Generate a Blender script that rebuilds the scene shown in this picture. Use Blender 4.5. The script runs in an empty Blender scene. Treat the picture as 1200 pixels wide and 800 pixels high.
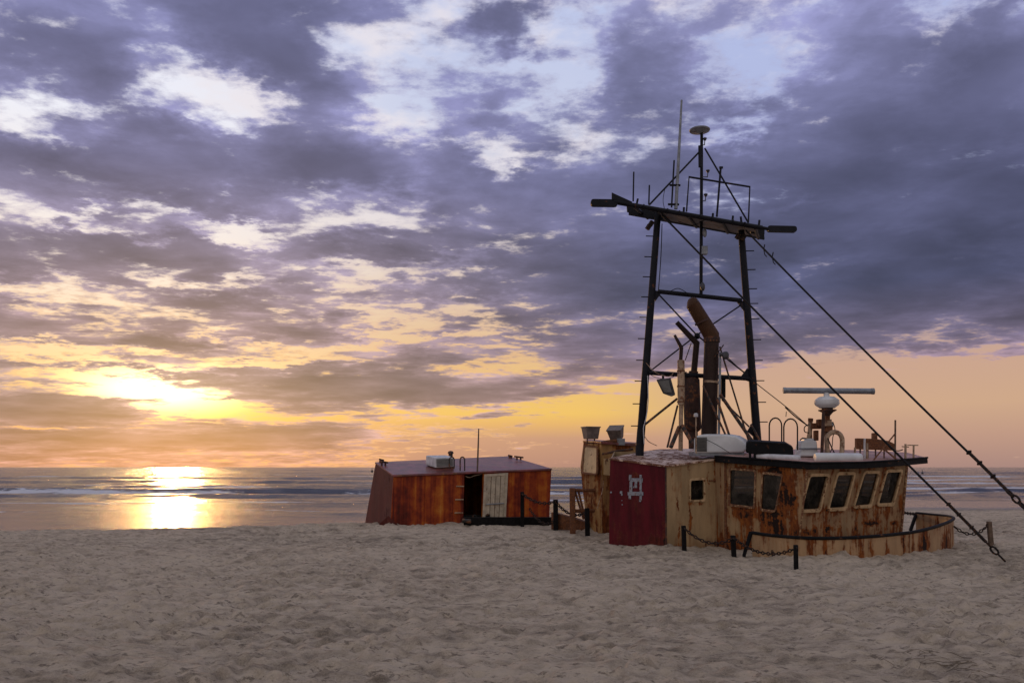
import bpy, bmesh, math, random
import numpy as np
from mathutils import Vector as V

random.seed(7)
R = math.radians
sc = bpy.context.scene
col = sc.collection

# ------------------------------------------------------------------ camera
F = 28.0/36.0*1200.0
TILT = math.atan(147.0/F)
CH = 1.9
cd = bpy.data.cameras.new('camera')
cam = bpy.data.objects.new('camera', cd); col.objects.link(cam)
cd.lens = 28; cd.sensor_width = 36; cd.clip_end = 60000; cd.clip_start = 0.1
cam.location = (0, 0, CH); cam.rotation_euler = (math.pi/2+TILT, 0, 0)
sc.camera = cam

def ray(px, py):
    u = (px-600)/F; v = (400-py)/F
    return V((u, math.cos(TILT)-v*math.sin(TILT), v*math.cos(TILT)+math.sin(TILT)))
def at(px, py, Y):
    d = ray(px, py)
    return V((0, 0, CH)) + d*(Y/d.y)
def onplane(px, py, p, n):
    d = ray(px, py); o = V((0, 0, CH))
    return o + d*((p-o).dot(n)/d.dot(n))
def rp(px, Y): return px*Y/F
def azel(px, py):
    d = ray(px, py).normalized()
    return math.degrees(math.atan2(d.x, d.y)), math.degrees(math.asin(d.z))

SUN_AZ, SUN_EL = azel(212, 468)

# ------------------------------------------------------------------ exposure
sc.view_settings.view_transform = 'Standard'
sc.view_settings.look = 'None'
sc.view_settings.gamma = 1
sc.view_settings.use_curve_mapping = False
sc.view_settings.exposure = 0.0

# ------------------------------------------------------------------ node expression helper
class NT:
    def __init__(s, tree): s.t = tree; s.n = tree.nodes; s.l = tree.links
    def new(s, typ, **kw):
        nd = s.n.new(typ)
        for k, v in kw.items(): setattr(nd, k, v)
        return nd
    def put(s, sock, v):
        if isinstance(v, E): s.l.new(v.s, sock)
        elif v is not None: sock.default_value = v
    def m(s, op, a, b=None, c=None, clamp=False):
        nd = s.new('ShaderNodeMath', operation=op); nd.use_clamp = clamp
        s.put(nd.inputs[0], a)
        if b is not None: s.put(nd.inputs[1], b)
        if c is not None: s.put(nd.inputs[2], c)
        return E(s, nd.outputs[0])
    def vm(s, op, a, b=None, c=None, out=0):
        nd = s.new('ShaderNodeVectorMath', operation=op)
        s.put(nd.inputs[0], a)
        if b is not None: s.put(nd.inputs[1], b)
        if c is not None: s.put(nd.inputs[2], c)
        return E(s, nd.outputs[out])
    def sep(s, v):
        nd = s.new('ShaderNodeSeparateXYZ'); s.put(nd.inputs[0], v)
        return [E(s, o) for o in nd.outputs]
    def comb(s, x, y, z):
        nd = s.new('ShaderNodeCombineXYZ')
        for i, q in enumerate((x, y, z)): s.put(nd.inputs[i], q)
        return E(s, nd.outputs[0])
    def smooth(s, v, a, b, lo=0.0, hi=1.0):
        nd = s.new('ShaderNodeMapRange', interpolation_type='SMOOTHSTEP')
        s.put(nd.inputs['Value'], v)
        nd.inputs['From Min'].default_value = a; nd.inputs['From Max'].default_value = b
        nd.inputs['To Min'].default_value = lo; nd.inputs['To Max'].default_value = hi
        return E(s, nd.outputs['Result'])
    def noise(s, vec, scale, detail=4, rough=.55, dist=0.0, color=False):
        nd = s.new('ShaderNodeTexNoise'); s.put(nd.inputs['Vector'], vec)
        nd.inputs['Scale'].default_value = scale; nd.inputs['Detail'].default_value = detail
        nd.inputs['Roughness'].default_value = rough; nd.inputs['Distortion'].default_value = dist
        return E(s, nd.outputs['Color' if color else 'Fac'])
    def ramp(s, v, stops, interp='LINEAR'):
        nd = s.new('ShaderNodeValToRGB'); s.put(nd.inputs[0], v)
        cr = nd.color_ramp; cr.interpolation = interp
        while len(cr.elements) < len(stops): cr.elements.new(0.5)
        for e, (p, c) in zip(cr.elements, stops):
            e.position = p
        for e, (p, c) in zip(cr.elements, stops):
            e.color = (*c, 1) if not isinstance(c, (int, float)) else (c, c, c, 1)
        return E(s, nd.outputs[0])
    def mix(s, f, a, b, mode='MIX'):
        nd = s.new('ShaderNodeMix', data_type='RGBA', blend_type=mode)
        s.put(nd.inputs[0], f)
        s.put(nd.inputs[6], (*a, 1) if isinstance(a, tuple) else a)
        s.put(nd.inputs[7], (*b, 1) if isinstance(b, tuple) else b)
        return E(s, nd.outputs[2])
class E:
    def __init__(s, nt, sock): s.nt = nt; s.s = sock
    def __add__(a, b): return a.nt.m('ADD', a, b)
    __radd__ = __add__
    def __sub__(a, b): return a.nt.m('SUBTRACT', a, b)
    def __rsub__(a, b): return a.nt.m('SUBTRACT', b, a)
    def __mul__(a, b): return a.nt.m('MULTIPLY', a, b)
    __rmul__ = __mul__
    def __truediv__(a, b): return a.nt.m('DIVIDE', a, b)
    def clamp(a): return a.nt.m('ADD', a, 0.0, clamp=True)

# ------------------------------------------------------------------ world: nishita sky behind a broken sunset cloud deck
w = bpy.data.worlds.new('World'); sc.world = w; w.use_nodes = True
w.node_tree.nodes.clear()
N = NT(w.node_tree)
tc = N.new('ShaderNodeTexCoord')
D = E(N, tc.outputs['Generated'])
dx, dy, dz = N.sep(D)
az = N.m('ARCTAN2', dx, dy)*57.29578
el = N.m('ARCSINE', dz)*57.29578
zz = N.m('MAXIMUM', dz, 0.0) + 0.11
Q = N.comb(dx/zz, dy/zz, 0.37)
P0 = N.comb(az, el, 0.0)
warp = N.noise(Q, 2.6, 6, .62, 0.0, True)
lowk = N.smooth(el, 0.0, 15.0, .05, 1.0)
lowa = N.smooth(el, 0.0, 8.0, .25, 1.0)
wv = N.vm('SUBTRACT', warp, (.5, .5, .5))
warp2 = N.vm('SUBTRACT', N.noise(Q, 9.0, 5, .62, 0.0, True), (.5, .5, .5))
P = N.vm('ADD', P0, N.vm('MULTIPLY', wv, N.comb(9.0*lowa, 7.0*lowk, 0.0)))
P = N.vm('ADD', P, N.vm('MULTIPLY', warp2, N.comb(5.0*lowa, 3.2*lowk, 0.0)))
QS = N.comb(dx/zz*.80, dy/zz, 0.37)
fine = N.noise(QS, 4.2, 9, .60, .25)
finer = N.noise(QS, 12.0, 7, .62)
big = N.noise(Q, 1.7, 5, .55)
# (px, py, rx, ry, amplitude): where the deck is open (negative) or thick (positive)
CL = [
 (225, 100, 62, 34, -1.0), (175, 62, 30, 16, -.45), (50, 135, 80, 17, -.85), (175, 32, 36, 22, -.5), (300, 112, 40, 26, -.45),
 (10, 105, 40, 25, -.35),
 (478, 138, 50, 26, -1.3), (440, 95, 50, 22, -.6), (490, 45, 80, 34, -.75), (675, 75, 50, 40, -.8), (850, 66, 80, 38, -.85), (700, 8, 120, 20, -.5),
 (960, 30, 90, 34, -.6), (597, 175, 36, 17, -1.3), (430, 252, 58, 20, -1.25), (470, 225, 26, 16, -.6), (240, 255, 66, 13, -1.5), (105, 258, 56, 9, -1.2),
 (50, 342, 75, 14, -1.2), (180, 322, 26, 9, -1.0), (265, 328, 36, 10, -1.1), (420, 315, 95, 10, -.55), (530, 312, 60, 8, -.5),
 (550, 357, 50, 9, -.6), (440, 382, 90, 13, -.5), (300, 365, 30, 10, -.6), (600, 392, 70, 9, -.4), (130, 370, 40, 10, -.4),
 (845, 147, 30, 14, -1.1), (757, 100, 22, 40, -.5), (917, 244, 22, 7, -.55), (690, 125, 50, 35, -.5), (640, 140, 40, 22, -.4),
 (500, 408, 180, 10, -.35), (250, 412, 190, 12, -.40), (60, 418, 120, 12, -.45), (620, 425, 70, 10, -.4), (520, 300, 40, 30, -.3),
 (180, 455, 120, 15, -1.0), (225, 474, 90, 14, -1.1), (110, 443, 80, 9, -.8), (215, 494, 50, 5, -.9), (340, 425, 110, 6, -.7), (470, 398, 130, 5, -.7), (90, 405, 120, 6, -.8), (260, 398, 120, 5, -.7), (160, 425, 120, 6, -.7), (400, 410, 80, 4, -.6), (60, 502, 70, 2.5, -.9), (300, 531, 260, 3, -.5), (420, 520, 100, 3, -.4),
 (330, 490, 60, 9, -.6), (130, 468, 90, 3.5, .7), (255, 463, 60, 2.5, .6), (170, 450, 70, 2.5, .55), (180, 483, 60, 2.5, .6), (90, 432, 90, 3.5, .5), (240, 437, 90, 3.5, .6), (240, 492, 50, 2.2, .5), (310, 432, 90, 3, .4),
 (80, 50, 110, 60, .35), (290, 20, 130, 60, .6), (345, 85, 50, 60, .45), (250, 190, 330, 42, .5), (110, 210, 160, 30, .2), (100, 300, 170, 28, .35),
 (360, 240, 90, 60, .3), (330, 290, 240, 22, .35), (620, 250, 150, 60, .3), (200, 150, 90, 18, .3),
 (150, 385, 240, 26, .26), (330, 340, 120, 20, .2), (598, 38, 48, 30, .85), (745, 92, 62, 42, .85), (680, 20, 30, 20, .2), (655, 145, 60, 30, .3), (620, 95, 36, 30, -.3),
 (1020, 220, 300, 110, .6), (1130, 270, 170, 90, .4), (760, 300, 120, 40, .2), (1170, 90, 90, 80, .75), (900, 110, 60, 30, .35), (1060, 350, 300, 55, .5), (700, 330, 300, 50, .3), (560, 340, 150, 16, .2),
 (415, 457, 185, 20, 1.05), (520, 465, 100, 12, .5), (330, 447, 50, 8, .4), (470, 445, 60, 18, .4), (40, 480, 130, 13, .9), (150, 512, 330, 10, .8), (420, 505, 170, 8, .6), (60, 455, 50, 8, .3),
 (250, 350, 170, 20, .35), (200, 395, 80, 10, .4), (40, 395, 60, 8, .25), (120, 530, 400, 9, .55), (260, 516, 220, 9, .6), (330, 500, 150, 7, .5), (60, 490, 120, 9, .5), (700, 410, 160, 26, .35),
]
def k_px(px, py, rx, ry):
    a, e = azel(px, py); a2, _ = azel(px+rx, py); _, e2 = azel(px, py-ry)
    return a, e, max(abs(a2-a), .2), max(abs(e2-e), .12)
acc = None
for (px, py, rx, ry, amp) in CL:
    if amp < 0 and py < 380: rx, ry, amp = rx*1.30, ry*1.35, amp*.72
    a, e, sa, se = k_px(px, py, rx, ry)
    q = N.vm('MULTIPLY_ADD', P, (1/sa, 1/se, 0), (-a/sa, -e/se, 0))
    L = N.vm('LENGTH', q, out=1)
    g = N.smooth(L, 0.0, 1.55, amp, 0.0)
    acc = g if acc is None else acc + g
# base deck: full above, thinning to open sky near the horizon on the right
right = N.smooth(az, 1.0, 14.0)
edge_el = 4.2 + right*2.9
lift = N.m('SUBTRACT', el + (fine-.5)*3.5 + (big-.5)*3.0, edge_el)
lowopen = N.smooth(lift, -1.1, .9, -1.0, 0.0)
midopen = N.smooth(az, -15.0, -7.0)
front = N.smooth(dy, .1, .5)
dens = .54 + (fine-.5)*2.7 + (finer-.5)*2.2*N.smooth(el, 2.0, 12.0, .45, 1.0) + (big-.5)*.9 + acc*.82*front + lowopen*(.05+midopen*.80+right*.25)
strk = N.noise(N.comb(az*.11 + el*.05, el*.95, 2.0), 1.0, 6, .60, .3)
dens = dens + (strk-.5)*N.m('MULTIPLY', N.smooth(el, 1.5, 5.0), N.smooth(el, 9.0, 15.0, 1.0, 0.0))*N.smooth(az, -6.0, 6.0, 2.6, .4)
C = N.smooth(dens, -.16, .60)
THK = N.smooth(dens - (finer-.5)*2.0 - (fine-.5)*1.1, .28, 1.25)
elx = (el/40.0).clamp()
sd = N.vm('LENGTH', N.vm('MULTIPLY', N.vm('SUBTRACT', P0, (SUN_AZ, SUN_EL, 0)), (1.0, 1.9, 0)), out=1)
warm = N.smooth(sd, 4.0, 38.0, 1.0, 0.0)
clearL = N.ramp(elx, [(0, (.55, .27, .18)), (.045, (.68, .31, .13)), (.085, (.97, .52, .11)), (.13, (1.0, .64, .26)), (.22, (.98, .72, .46)), (.34, (.96, .84, .74)), (.55, (.88, .88, .96)), (1, (.70, .76, .95))])
clearR = N.ramp(elx, [(0, (.40, .245, .215)), (.05, (.52, .31, .235)), (.10, (.62, .385, .25)), (.17, (.60, .37, .27)), (.22, (.50, .36, .34)), (.45, (.46, .50, .74)), (1, (.45, .53, .84))])
ynode = N.ramp(elx, [(0, (.42, .235, .19)), (.05, (.55, .30, .20)), (.075, (.76, .43, .15)), (.095, (.86, .53, .13)), (.13, (.84, .52, .16)), (.2, (.78, .50, .26)), (.38, (.74, .62, .55)), (.6, (.60, .64, .82)), (1, (.45, .53, .84))])
sm1 = N.smooth(az, -24.0, -4.0); sm2 = N.smooth(az, 4.0, 17.0)
clear = N.mix(sm2, N.mix(sm1, clearL, ynode), clearR)
cloudL = N.ramp(elx, [(0, (.36, .20, .18)), (.05, (.34, .205, .20)), (.13, (.30, .205, .21)), (.22, (.275, .19, .22)), (.34, (.215, .175, .245)), (.5, (.185, .178, .32)), (.7, (.178, .180, .335)), (1, (.175, .182, .345))])
cloudR = N.ramp(elx, [(0, (.34, .22, .20)), (.14, (.32, .20, .22)), (.20, (.165, .13, .205)), (.30, (.090, .094, .190)), (.45, (.122, .126, .245)), (.65, (.165, .168, .310)), (1, (.215, .215, .375))])
veil = N.noise(Q, 3.4, 7, .6)
clear = N.mix(N.smooth(veil, .42, .62, 0.0, N.smooth(el, 10.0, 24.0, 0.0, .7)) if False else N.m('MULTIPLY', N.smooth(veil, .42, .62), N.smooth(el, 10.0, 24.0, 0.0, .8)), clear, (.86, .80, .84))
ccol = N.mix(N.smooth(az, -14.0, 14.0), cloudL, cloudR)
shade = N.noise(Q, 2.2, 5, .52, .2)
ccol = N.mix(1.0, ccol, N.ramp(shade, [(.30, .68), (.5, 1.0), (.70, 1.42)]), 'MULTIPLY')
ccol = N.mix(1.0, ccol, N.ramp(THK, [(0, 1.55), (.18, 1.22), (.45, .98), (1, .70)]), 'MULTIPLY')
lin = N.m('MULTIPLY', N.smooth(C, .02, .30), N.smooth(C, .30, .85, 1.0, 0.0))
skyc = N.mix(C, clear, ccol)
lining = N.mix(N.smooth(el, 6.0, 18.0), (1.0, .55, .18), (.80, .74, .78))
skyc = N.mix(N.m('MULTIPLY', lin, N.smooth(warm, .0, .6, .10, .42)), skyc, lining)
# glow around the hidden sun, dimmed by thick cloud
glow = N.smooth(sd, 0.0, 13.0, 1.0, 0.0)
sc2 = N.vm('LENGTH', N.vm('MULTIPLY', N.vm('SUBTRACT', P0, (SUN_AZ-1.4, SUN_EL+.6, 0)), (.62, 2.0, 0)), out=1)
core = N.smooth(sc2, 0.0, 6.0, 1.0, 0.0)
thin = 1.0 - C*.93
g1 = N.vm('MULTIPLY', N.comb(1.0, .60, .16), N.comb(*[glow*glow*thin*.45]*3))
g2 = N.vm('MULTIPLY', N.comb(1.0, .80, .42), N.comb(*[core*core*(1.0-C*.96)*2.4]*3))
skyc = N.vm('ADD', skyc, N.vm('ADD', g1, g2))
# the half of the sky behind the camera: unseen, brightened with the zenith to light the foreground
behind = N.smooth(dy, .25, -.45)
above = N.smooth(el, 34.0, 62.0)
amb = N.m('MAXIMUM', behind, above)
backc = N.ramp(elx, [(0, (.60, .48, .40)), (.3, (.60, .53, .47)), (1, (.52, .51, .50))])
skyc = N.mix(N.m('MULTIPLY', amb, .80), skyc, backc)
below = N.smooth(el, -1.5, -.2)
skyc = N.mix(below, (.10, .09, .10), skyc)
sky = N.new('ShaderNodeTexSky', sky_type='NISHITA')
sky.sun_disc = False; sky.sun_elevation = R(SUN_EL); sky.sun_rotation = R(SUN_AZ)
nis = N.vm('SCALE', E(N, sky.outputs[0])); nis.s.node.inputs['Scale'].default_value = .07
tot = N.vm('ADD', N.vm('MULTIPLY', skyc, (9.6, 9.6, 9.6)), nis)
bg = N.new('ShaderNodeBackground'); N.put(bg.inputs[0], tot); bg.inputs[1].default_value = .10
wo = N.new('ShaderNodeOutputWorld'); w.node_tree.links.new(bg.outputs[0], wo.inputs[0])
w.cycles.sampling_method = 'MANUAL'; w.cycles.sample_map_resolution = 1024

# ------------------------------------------------------------------ sun (veiled by cloud, low over the sea)
sl = bpy.data.lights.new('sun', 'SUN'); sun = bpy.data.objects.new('sun', sl); col.objects.link(sun)
sl.energy = .5; sl.angle = R(2.5); sl.color = (1.0, .52, .17)
a, e = R(SUN_AZ), R(SUN_EL)
dsun = V((math.sin(a)*math.cos(e), math.cos(a)*math.cos(e), math.sin(e)))
sun.rotation_euler = dsun.to_track_quat('Z', 'Y').to_euler()

# ------------------------------------------------------------------ materials
def newmat(name):
    m = bpy.data.materials.new(name); m.use_nodes = True
    n = NT(m.node_tree)
    bs = m.node_tree.nodes['Principled BSDF']
    t = n.new('ShaderNodeTexCoord')
    return m, n, bs, E(n, t.outputs['Object'])
def bump(n, bs, h, strength, dist, normal=None):
    b = n.new('ShaderNodeBump'); n.put(b.inputs['Height'], h)
    b.inputs['Strength'].default_value = strength; b.inputs['Distance'].default_value = dist
    if normal: n.l.new(normal, b.inputs['Normal'])
    n.l.new(b.outputs[0], bs.inputs['Normal']); return b.outputs[0]
def plain(name, c, rough=.5, metal=0.0, var=.25, scale=6, bmp=.15, rust=0.0, spec=.5):
    m, n, bs, O = newmat(name)
    f = n.noise(O, scale, 6, .6)
    cc = n.mix(n.smooth(f, .3, .7), tuple(x*(1-var) for x in c), tuple(min(1, x*(1+var)) for x in c))
    if rust > 0:
        f2 = n.noise(O, scale*1.7, 8, .68)
        rc = n.ramp(n.noise(O, scale*5, 5, .6), [(.3, (.05, .02, .013)), (.55, (.17, .06, .022)), (.75, (.30, .12, .04))])
        cc = n.mix(n.smooth(f2, .66-.4*rust, .74-.4*rust), cc, rc)
    n.put(bs.inputs['Base Color'], cc)
    bs.inputs['Roughness'].default_value = rough; bs.inputs['Metallic'].default_value = metal
    bs.inputs['Specular IOR Level'].default_value = spec
    bump(n, bs, n.noise(O, scale*4, 6, .6), bmp, .02)
    return m
def painted(name, paint, rustamt=.5, streak=.5, blobs=(), root=V((0, 0, 0)), low=None, dirt=.35, rust_cols=None):
    """old paint over steel: rust patches, runs that hang down, chips, grime"""
    m, n, bs, O = newmat(name)
    x, y, z = n.sep(O)
    runs = n.noise(n.comb(x*7.0, y*7.0, z*.55), 1.0, 5, .6)
    runs2 = n.noise(n.comb(x*19.0, y*19.0, z*.9), 1.0, 4, .6)
    patch = n.noise(O, 1.7, 5, .6)
    chip = n.noise(O, 9.0, 8, .66)
    dens = (runs-.5)*(1.6*streak) + (runs2-.5)*(.7*streak) + (patch-.5)*1.3 + (chip-.5)*.85 + (rustamt-.62)
    if blobs:
        wn = n.vm('SUBTRACT', n.noise(O, 8.0, 5, .6, 0, True), (.5, .5, .5))
        OW = n.vm('ADD', O, n.vm('MULTIPLY', wn, (.22, .22, .30)))
        for (p, sx, sz, amp) in blobs:
            q = V(p)-root
            l = n.vm('LENGTH', n.vm('MULTIPLY_ADD', OW, (1/sx, 1/sx, 1/sz), (-q.x/sx, -q.y/sx, -q.z/sz)), out=1)
            dens = dens + n.smooth(l, 0, 1.5, amp, 0)
    if low is not None:
        dens = dens + n.smooth(z, low-root.z+.55, low-root.z-.1)*.40
    stain = n.smooth(dens, -.12, .30)
    hard = n.smooth(dens, .20, .34)
    rc = rust_cols or [(.25, (.045, .016, .010)), (.45, (.15, .042, .014)), (.62, (.27, .085, .020)), (.8, (.36, .15, .045))]
    rcol = n.ramp(n.noise(n.comb(x*5.0, y*5.0, z*1.6), 2.2, 8, .68), rc)
    pc = n.mix(n.smooth(n.noise(n.comb(x*3.0, y*3.0, z*.7), 1.4, 6, .6), .35, .7), paint, tuple(c*(1-dirt) for c in paint))
    c1 = n.mix(n.m('MULTIPLY', stain, .72), pc, n.mix(.30, rcol, paint))
    c2 = n.mix(hard, c1, rcol)
    black = n.smooth(dens + (n.noise(O, 15.0, 6, .7)-.5)*1.1, .62, .80)
    c3 = n.mix(black, c2, (.022, .013, .011))
    n.put(bs.inputs['Base Color'], c3)
    n.put(bs.inputs['Roughness'], n.smooth(hard, 0, 1, .48, .88))
    bs.inputs['Specular IOR Level'].default_value = .16
    h = n.m('ADD', n.noise(O, 28, 5, .6)*.35, hard*n.noise(O, 14, 6, .7))
    bump(n, bs, h + n.noise(O, 1.3, 2, .5)*1.2, .55, .025)
    return m

M = {}
M['black'] = plain('black_paint', (.007, .007, .009), .6, .0, .35, 5, .25, rust=.12, spec=.12)
M['blackrust'] = plain('black_steel', (.014, .012, .012), .6, 0, .4, 6, .4, rust=.45)
M['mastpaint'] = plain('mast_paint', (.009, .010, .016), .5, 0, .3, 3, .2, rust=.10, spec=.16)
M['platform_under'] = plain('platform_underside', (.15, .14, .15), .7, 0, .3, 3, .2, rust=.25)
M['white'] = plain('white_plastic', (.66, .68, .72), .38, 0, .12, 3, .05, rust=.0)
M['whitedirty'] = plain('weathered_white_paint', (.55, .55, .60), .45, 0, .25, 4, .1, rust=.16)
M['grey'] = plain('grey_metal', (.23, .25, .29), .5, .2, .25, 6, .15, rust=.14)
M['louver'] = plain('louver_grey', (.12, .12, .12), .6, 0, .2, 9, .1)
M['rust'] = plain('bare_rust', (.16, .065, .032), .85, 0, .4, 5, .6, rust=.60)
M['darkrust'] = plain('dark_rust', (.045, .020, .016), .8, 0, .45, 5, .5, rust=.35)
M['tanpipe'] = plain('tan_paint_pipe', (.36, .25, .17), .55, 0, .3, 6, .3, rust=.35)
M['wood'] = plain('tarred_wood', (.010, .009, .010), .85, 0, .4, 12, .5, spec=.12)
M['greywood'] = plain('weathered_wood', (.13, .085, .06), .85, 0, .35, 9, .6)
M['chain'] = plain('chain_steel', (.016, .013, .013), .7, 0, .3, 20, .2, rust=.3, spec=.2)
M['cable'] = plain('cable_steel', (.010, .010, .013), .7, 0, .2, 20, .0, spec=.2)
M['interior'] = plain('dark_interior', (.010, .009, .009), .9)
M['frame'] = plain('cream_window_frame', (.42, .27, .14), .55, 0, .2, 8, .3, rust=.62)
M['frame_clean'] = plain('cream_front_window_frame', (.50, .345, .20), .55, 0, .2, 5, .25, rust=.30, spec=.2)
M['panel'] = plain('peeling_panel', (.56, .40, .21), .55, 0, .18, 4, .25, rust=.26)
M['door'] = plain('old_cream_door', (.50, .43, .33), .6, 0, .22, 5, .25, rust=.20)
M['emblem'] = plain('emblem_paint', (.26, .28, .33), .6, 0, .25, 14, .3, rust=.30)
M['roofred'] = plain('roof_red_paint', (.16, .035, .035), .35, 0, .5, 3, .3, rust=.34)
M['roofpink'] = plain('roof_deck_paint', (.40, .22, .19), .5, 0, .35, 3, .3, rust=.22)
M['weed'] = plain('dry_seaweed', (.15, .115, .08), .9, 0, .3, 9, .3)
M['horn'] = plain('lamp_housing', (.05, .05, .06), .35, .3, .3, 9, .2, rust=.05)
M['flood'] = plain('floodlight_housing', (.15, .12, .11), .6, 0, .3, 9, .2, rust=.15)
M['buoy'] = plain('buoy_dark', (.03, .03, .04), .6)

def glassmat():
    m, n, bs, O = newmat('dark_window_glass')
    f = n.noise(O, 5.0, 6, .6)
    n.put(bs.inputs['Base Color'], n.mix(n.smooth(f, .35, .75), (.008, .008, .008), (.040, .032, .024)))
    n.put(bs.inputs['Roughness'], n.smooth(f, .3, .8, .06, .35))
    bs.inputs['Specular IOR Level'].default_value = .38
    bump(n, bs, n.noise(O, 1.5, 2, .5), .25, .02)
    tr = n.new('ShaderNodeBsdfTransparent'); tr.inputs[0].default_value = (.62, .56, .48, 1)
    mx = n.new('ShaderNodeMixShader'); n.put(mx.inputs[0], n.smooth(f, .3, .75, .45, .85))
    n.l.new(tr.outputs[0], mx.inputs[1]); n.l.new(bs.outputs[0], mx.inputs[2])
    n.l.new(mx.outputs[0], m.node_tree.nodes['Material Output'].inputs[0])
    return m
M['glass'] = glassmat()

def roofmat():   # flaking pale paint over rust
    m, n, bs, O = newmat('flaking_roof_paint')
    x, y, z = n.sep(O)
    f = n.noise(O, 7.0, 9, .72, .4)
    g = n.noise(O, 1.2, 3, .5)
    k = n.smooth(f + (g-.5)*.5, .45, .55)
    rc = n.ramp(n.noise(O, 20, 5, .6), [(.3, (.05, .02, .015)), (.6, (.19, .07, .03)), (.8, (.34, .15, .07))])
    n.put(bs.inputs['Base Color'], n.mix(k, (.66, .48, .37), rc))
    n.put(bs.inputs['Roughness'], n.smooth(k, 0, 1, .35, .85))
    bump(n, bs, f, .6, .02)
    return m
M['roofflake'] = roofmat()

def plankmat():   # orange and dark-red vertical rust runs of the cabin in the middle distance
    m, n, bs, O = newmat('rust_streaked_cabin_wall')
    x, y, z = n.sep(O)
    a1 = n.noise(n.comb(x*3.2, y*3.2, z*.10), 1.0, 2, .5)
    a2 = n.noise(n.comb(x*13, y*13, z*.45), 1.0, 5, .65)
    a3 = n.noise(O, 4.0, 7, .65)
    a4 = n.noise(O, 1.6, 6, .62)
    f = a1*.50 + a2*.36 + a3*.38 + a4*.42 - .33
    c = n.ramp(f, [(.28, (.055, .010, .007)), (.40, (.16, .020, .010)), (.50, (.30, .050, .012)), (.60, (.43, .115, .016)), (.72, (.52, .22, .045))])
    spots = n.smooth(n.noise(O, 7.0, 6, .7) - n.smooth(z, -.3, 1.6)*.14, .58, .64)
    n.put(bs.inputs['Base Color'], n.mix(spots*.75, c, (.03, .012, .010)))
    bs.inputs['Roughness'].default_value = .6; bs.inputs['Specular IOR Level'].default_value = .2
    bump(n, bs, a2 + a3*.4, .5, .02)
    return m
M['planks'] = plankmat()

def sandmat():
    m, n, bs, O = newmat('beach_sand')
    x, y, z = n.sep(O)
    big_ = n.noise(O, .22, 4, .55)
    med = n.noise(n.comb(x*.8, y*1.4, z), 2.6, 7, .62)
    grain = n.noise(O, 60, 4, .7)
    base = n.ramp(med + (big_-.5)*.5 + (grain-.5)*.35, [(.28, (.21, .17, .135)), (.42, (.43, .35, .275)), (.55, (.58, .475, .375)), (.8, (.67, .56, .45))])
    pit_shade = n.smooth(n.noise(n.comb(x*.8, y*1.5, z), 6.5, 8, .76) + (med-.5)*.25, .53, .64)  # noise-placed dark patches, shade of small pits painted into the sand colour
    base = n.mix(n.m('MULTIPLY', pit_shade, .72), base, (.10, .078, .066))
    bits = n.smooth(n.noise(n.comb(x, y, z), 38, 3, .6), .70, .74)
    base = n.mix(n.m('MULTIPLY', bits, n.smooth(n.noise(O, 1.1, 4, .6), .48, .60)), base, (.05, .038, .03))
    shell = n.smooth(n.noise(n.comb(x, y, z+9.0), 30, 2, .5), .775, .79)
    base = n.mix(shell, base, (.80, .76, .70))
    wet = n.smooth(z + (big_-.5)*.22, -.42, -.72)
    wet = n.m('MULTIPLY', wet, 1.0)
    n.put(bs.inputs['Base Color'], n.mix(wet, base, (.12, .095, .085)))
    n.put(bs.inputs['Roughness'], n.smooth(wet, 0, 1, .95, .16))
    n.put(bs.inputs['Specular IOR Level'], n.smooth(wet, 0, 1, .10, .45))
    h = n.noise(n.comb(x, y*1.2, z), 7.0, 7, .65) * (1.0-wet*.85) + grain*.15
    b = bump(n, bs, h, 1.0, .11)
    return m
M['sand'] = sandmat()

def seamat():
    m, n, bs, O = newmat('sea_water')
    x, y, z = n.sep(O)
    far = n.smooth(y, 45, 260)
    w1 = n.noise(n.comb(x*.35, y*1.2, z), .55, 6, .60)
    w2 = n.noise(n.comb(x*.8, y*2.2, z), 2.6, 5, .6)
    at_ = n.new('ShaderNodeAttribute'); at_.attribute_name = 'foam'
    foam = E(n, at_.outputs['Fac'])
    fb = n.noise(n.comb(x*.6, y*1.5, z), 1.6, 7, .68)
    fm = n.smooth(foam + (fb-.5)*1.8, .52, .72)
    n.put(bs.inputs['Base Color'], n.mix(fm, (.045, .050, .075), (.66, .66, .73)))
    n.put(bs.inputs['Roughness'], n.smooth(fm, 0, 1, .13, .8))
    bs.inputs['IOR'].default_value = 1.36
    w0 = n.noise(n.comb(x*.05, y*.20, z), 1.0, 5, .6)
    w3 = n.noise(n.comb(x*1.0, y*3.0, z), .9, 5, .62)
    w4 = n.noise(n.comb(x*.16, y*.50, z), 1.0, 4, .62, .4)
    w5 = n.noise(n.comb(x*.05, y*.16, z), 1.0, 2, .5)
    h = w4*n.smooth(y, 32, 60, .25, .9)*n.smooth(w5, .38, .60, .25, 1.0) + w0*n.smooth(y, 60, 140, .0, 2.5) + w1*n.smooth(y, 45, 110, .12, .7) + w2*n.smooth(y, 38, 110, .14, .30) + w3*n.smooth(y, 30, 70, .28, .45)
    bump(n, bs, h, 1.0, .55)
    return m
M['sea'] = seamat()

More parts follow.
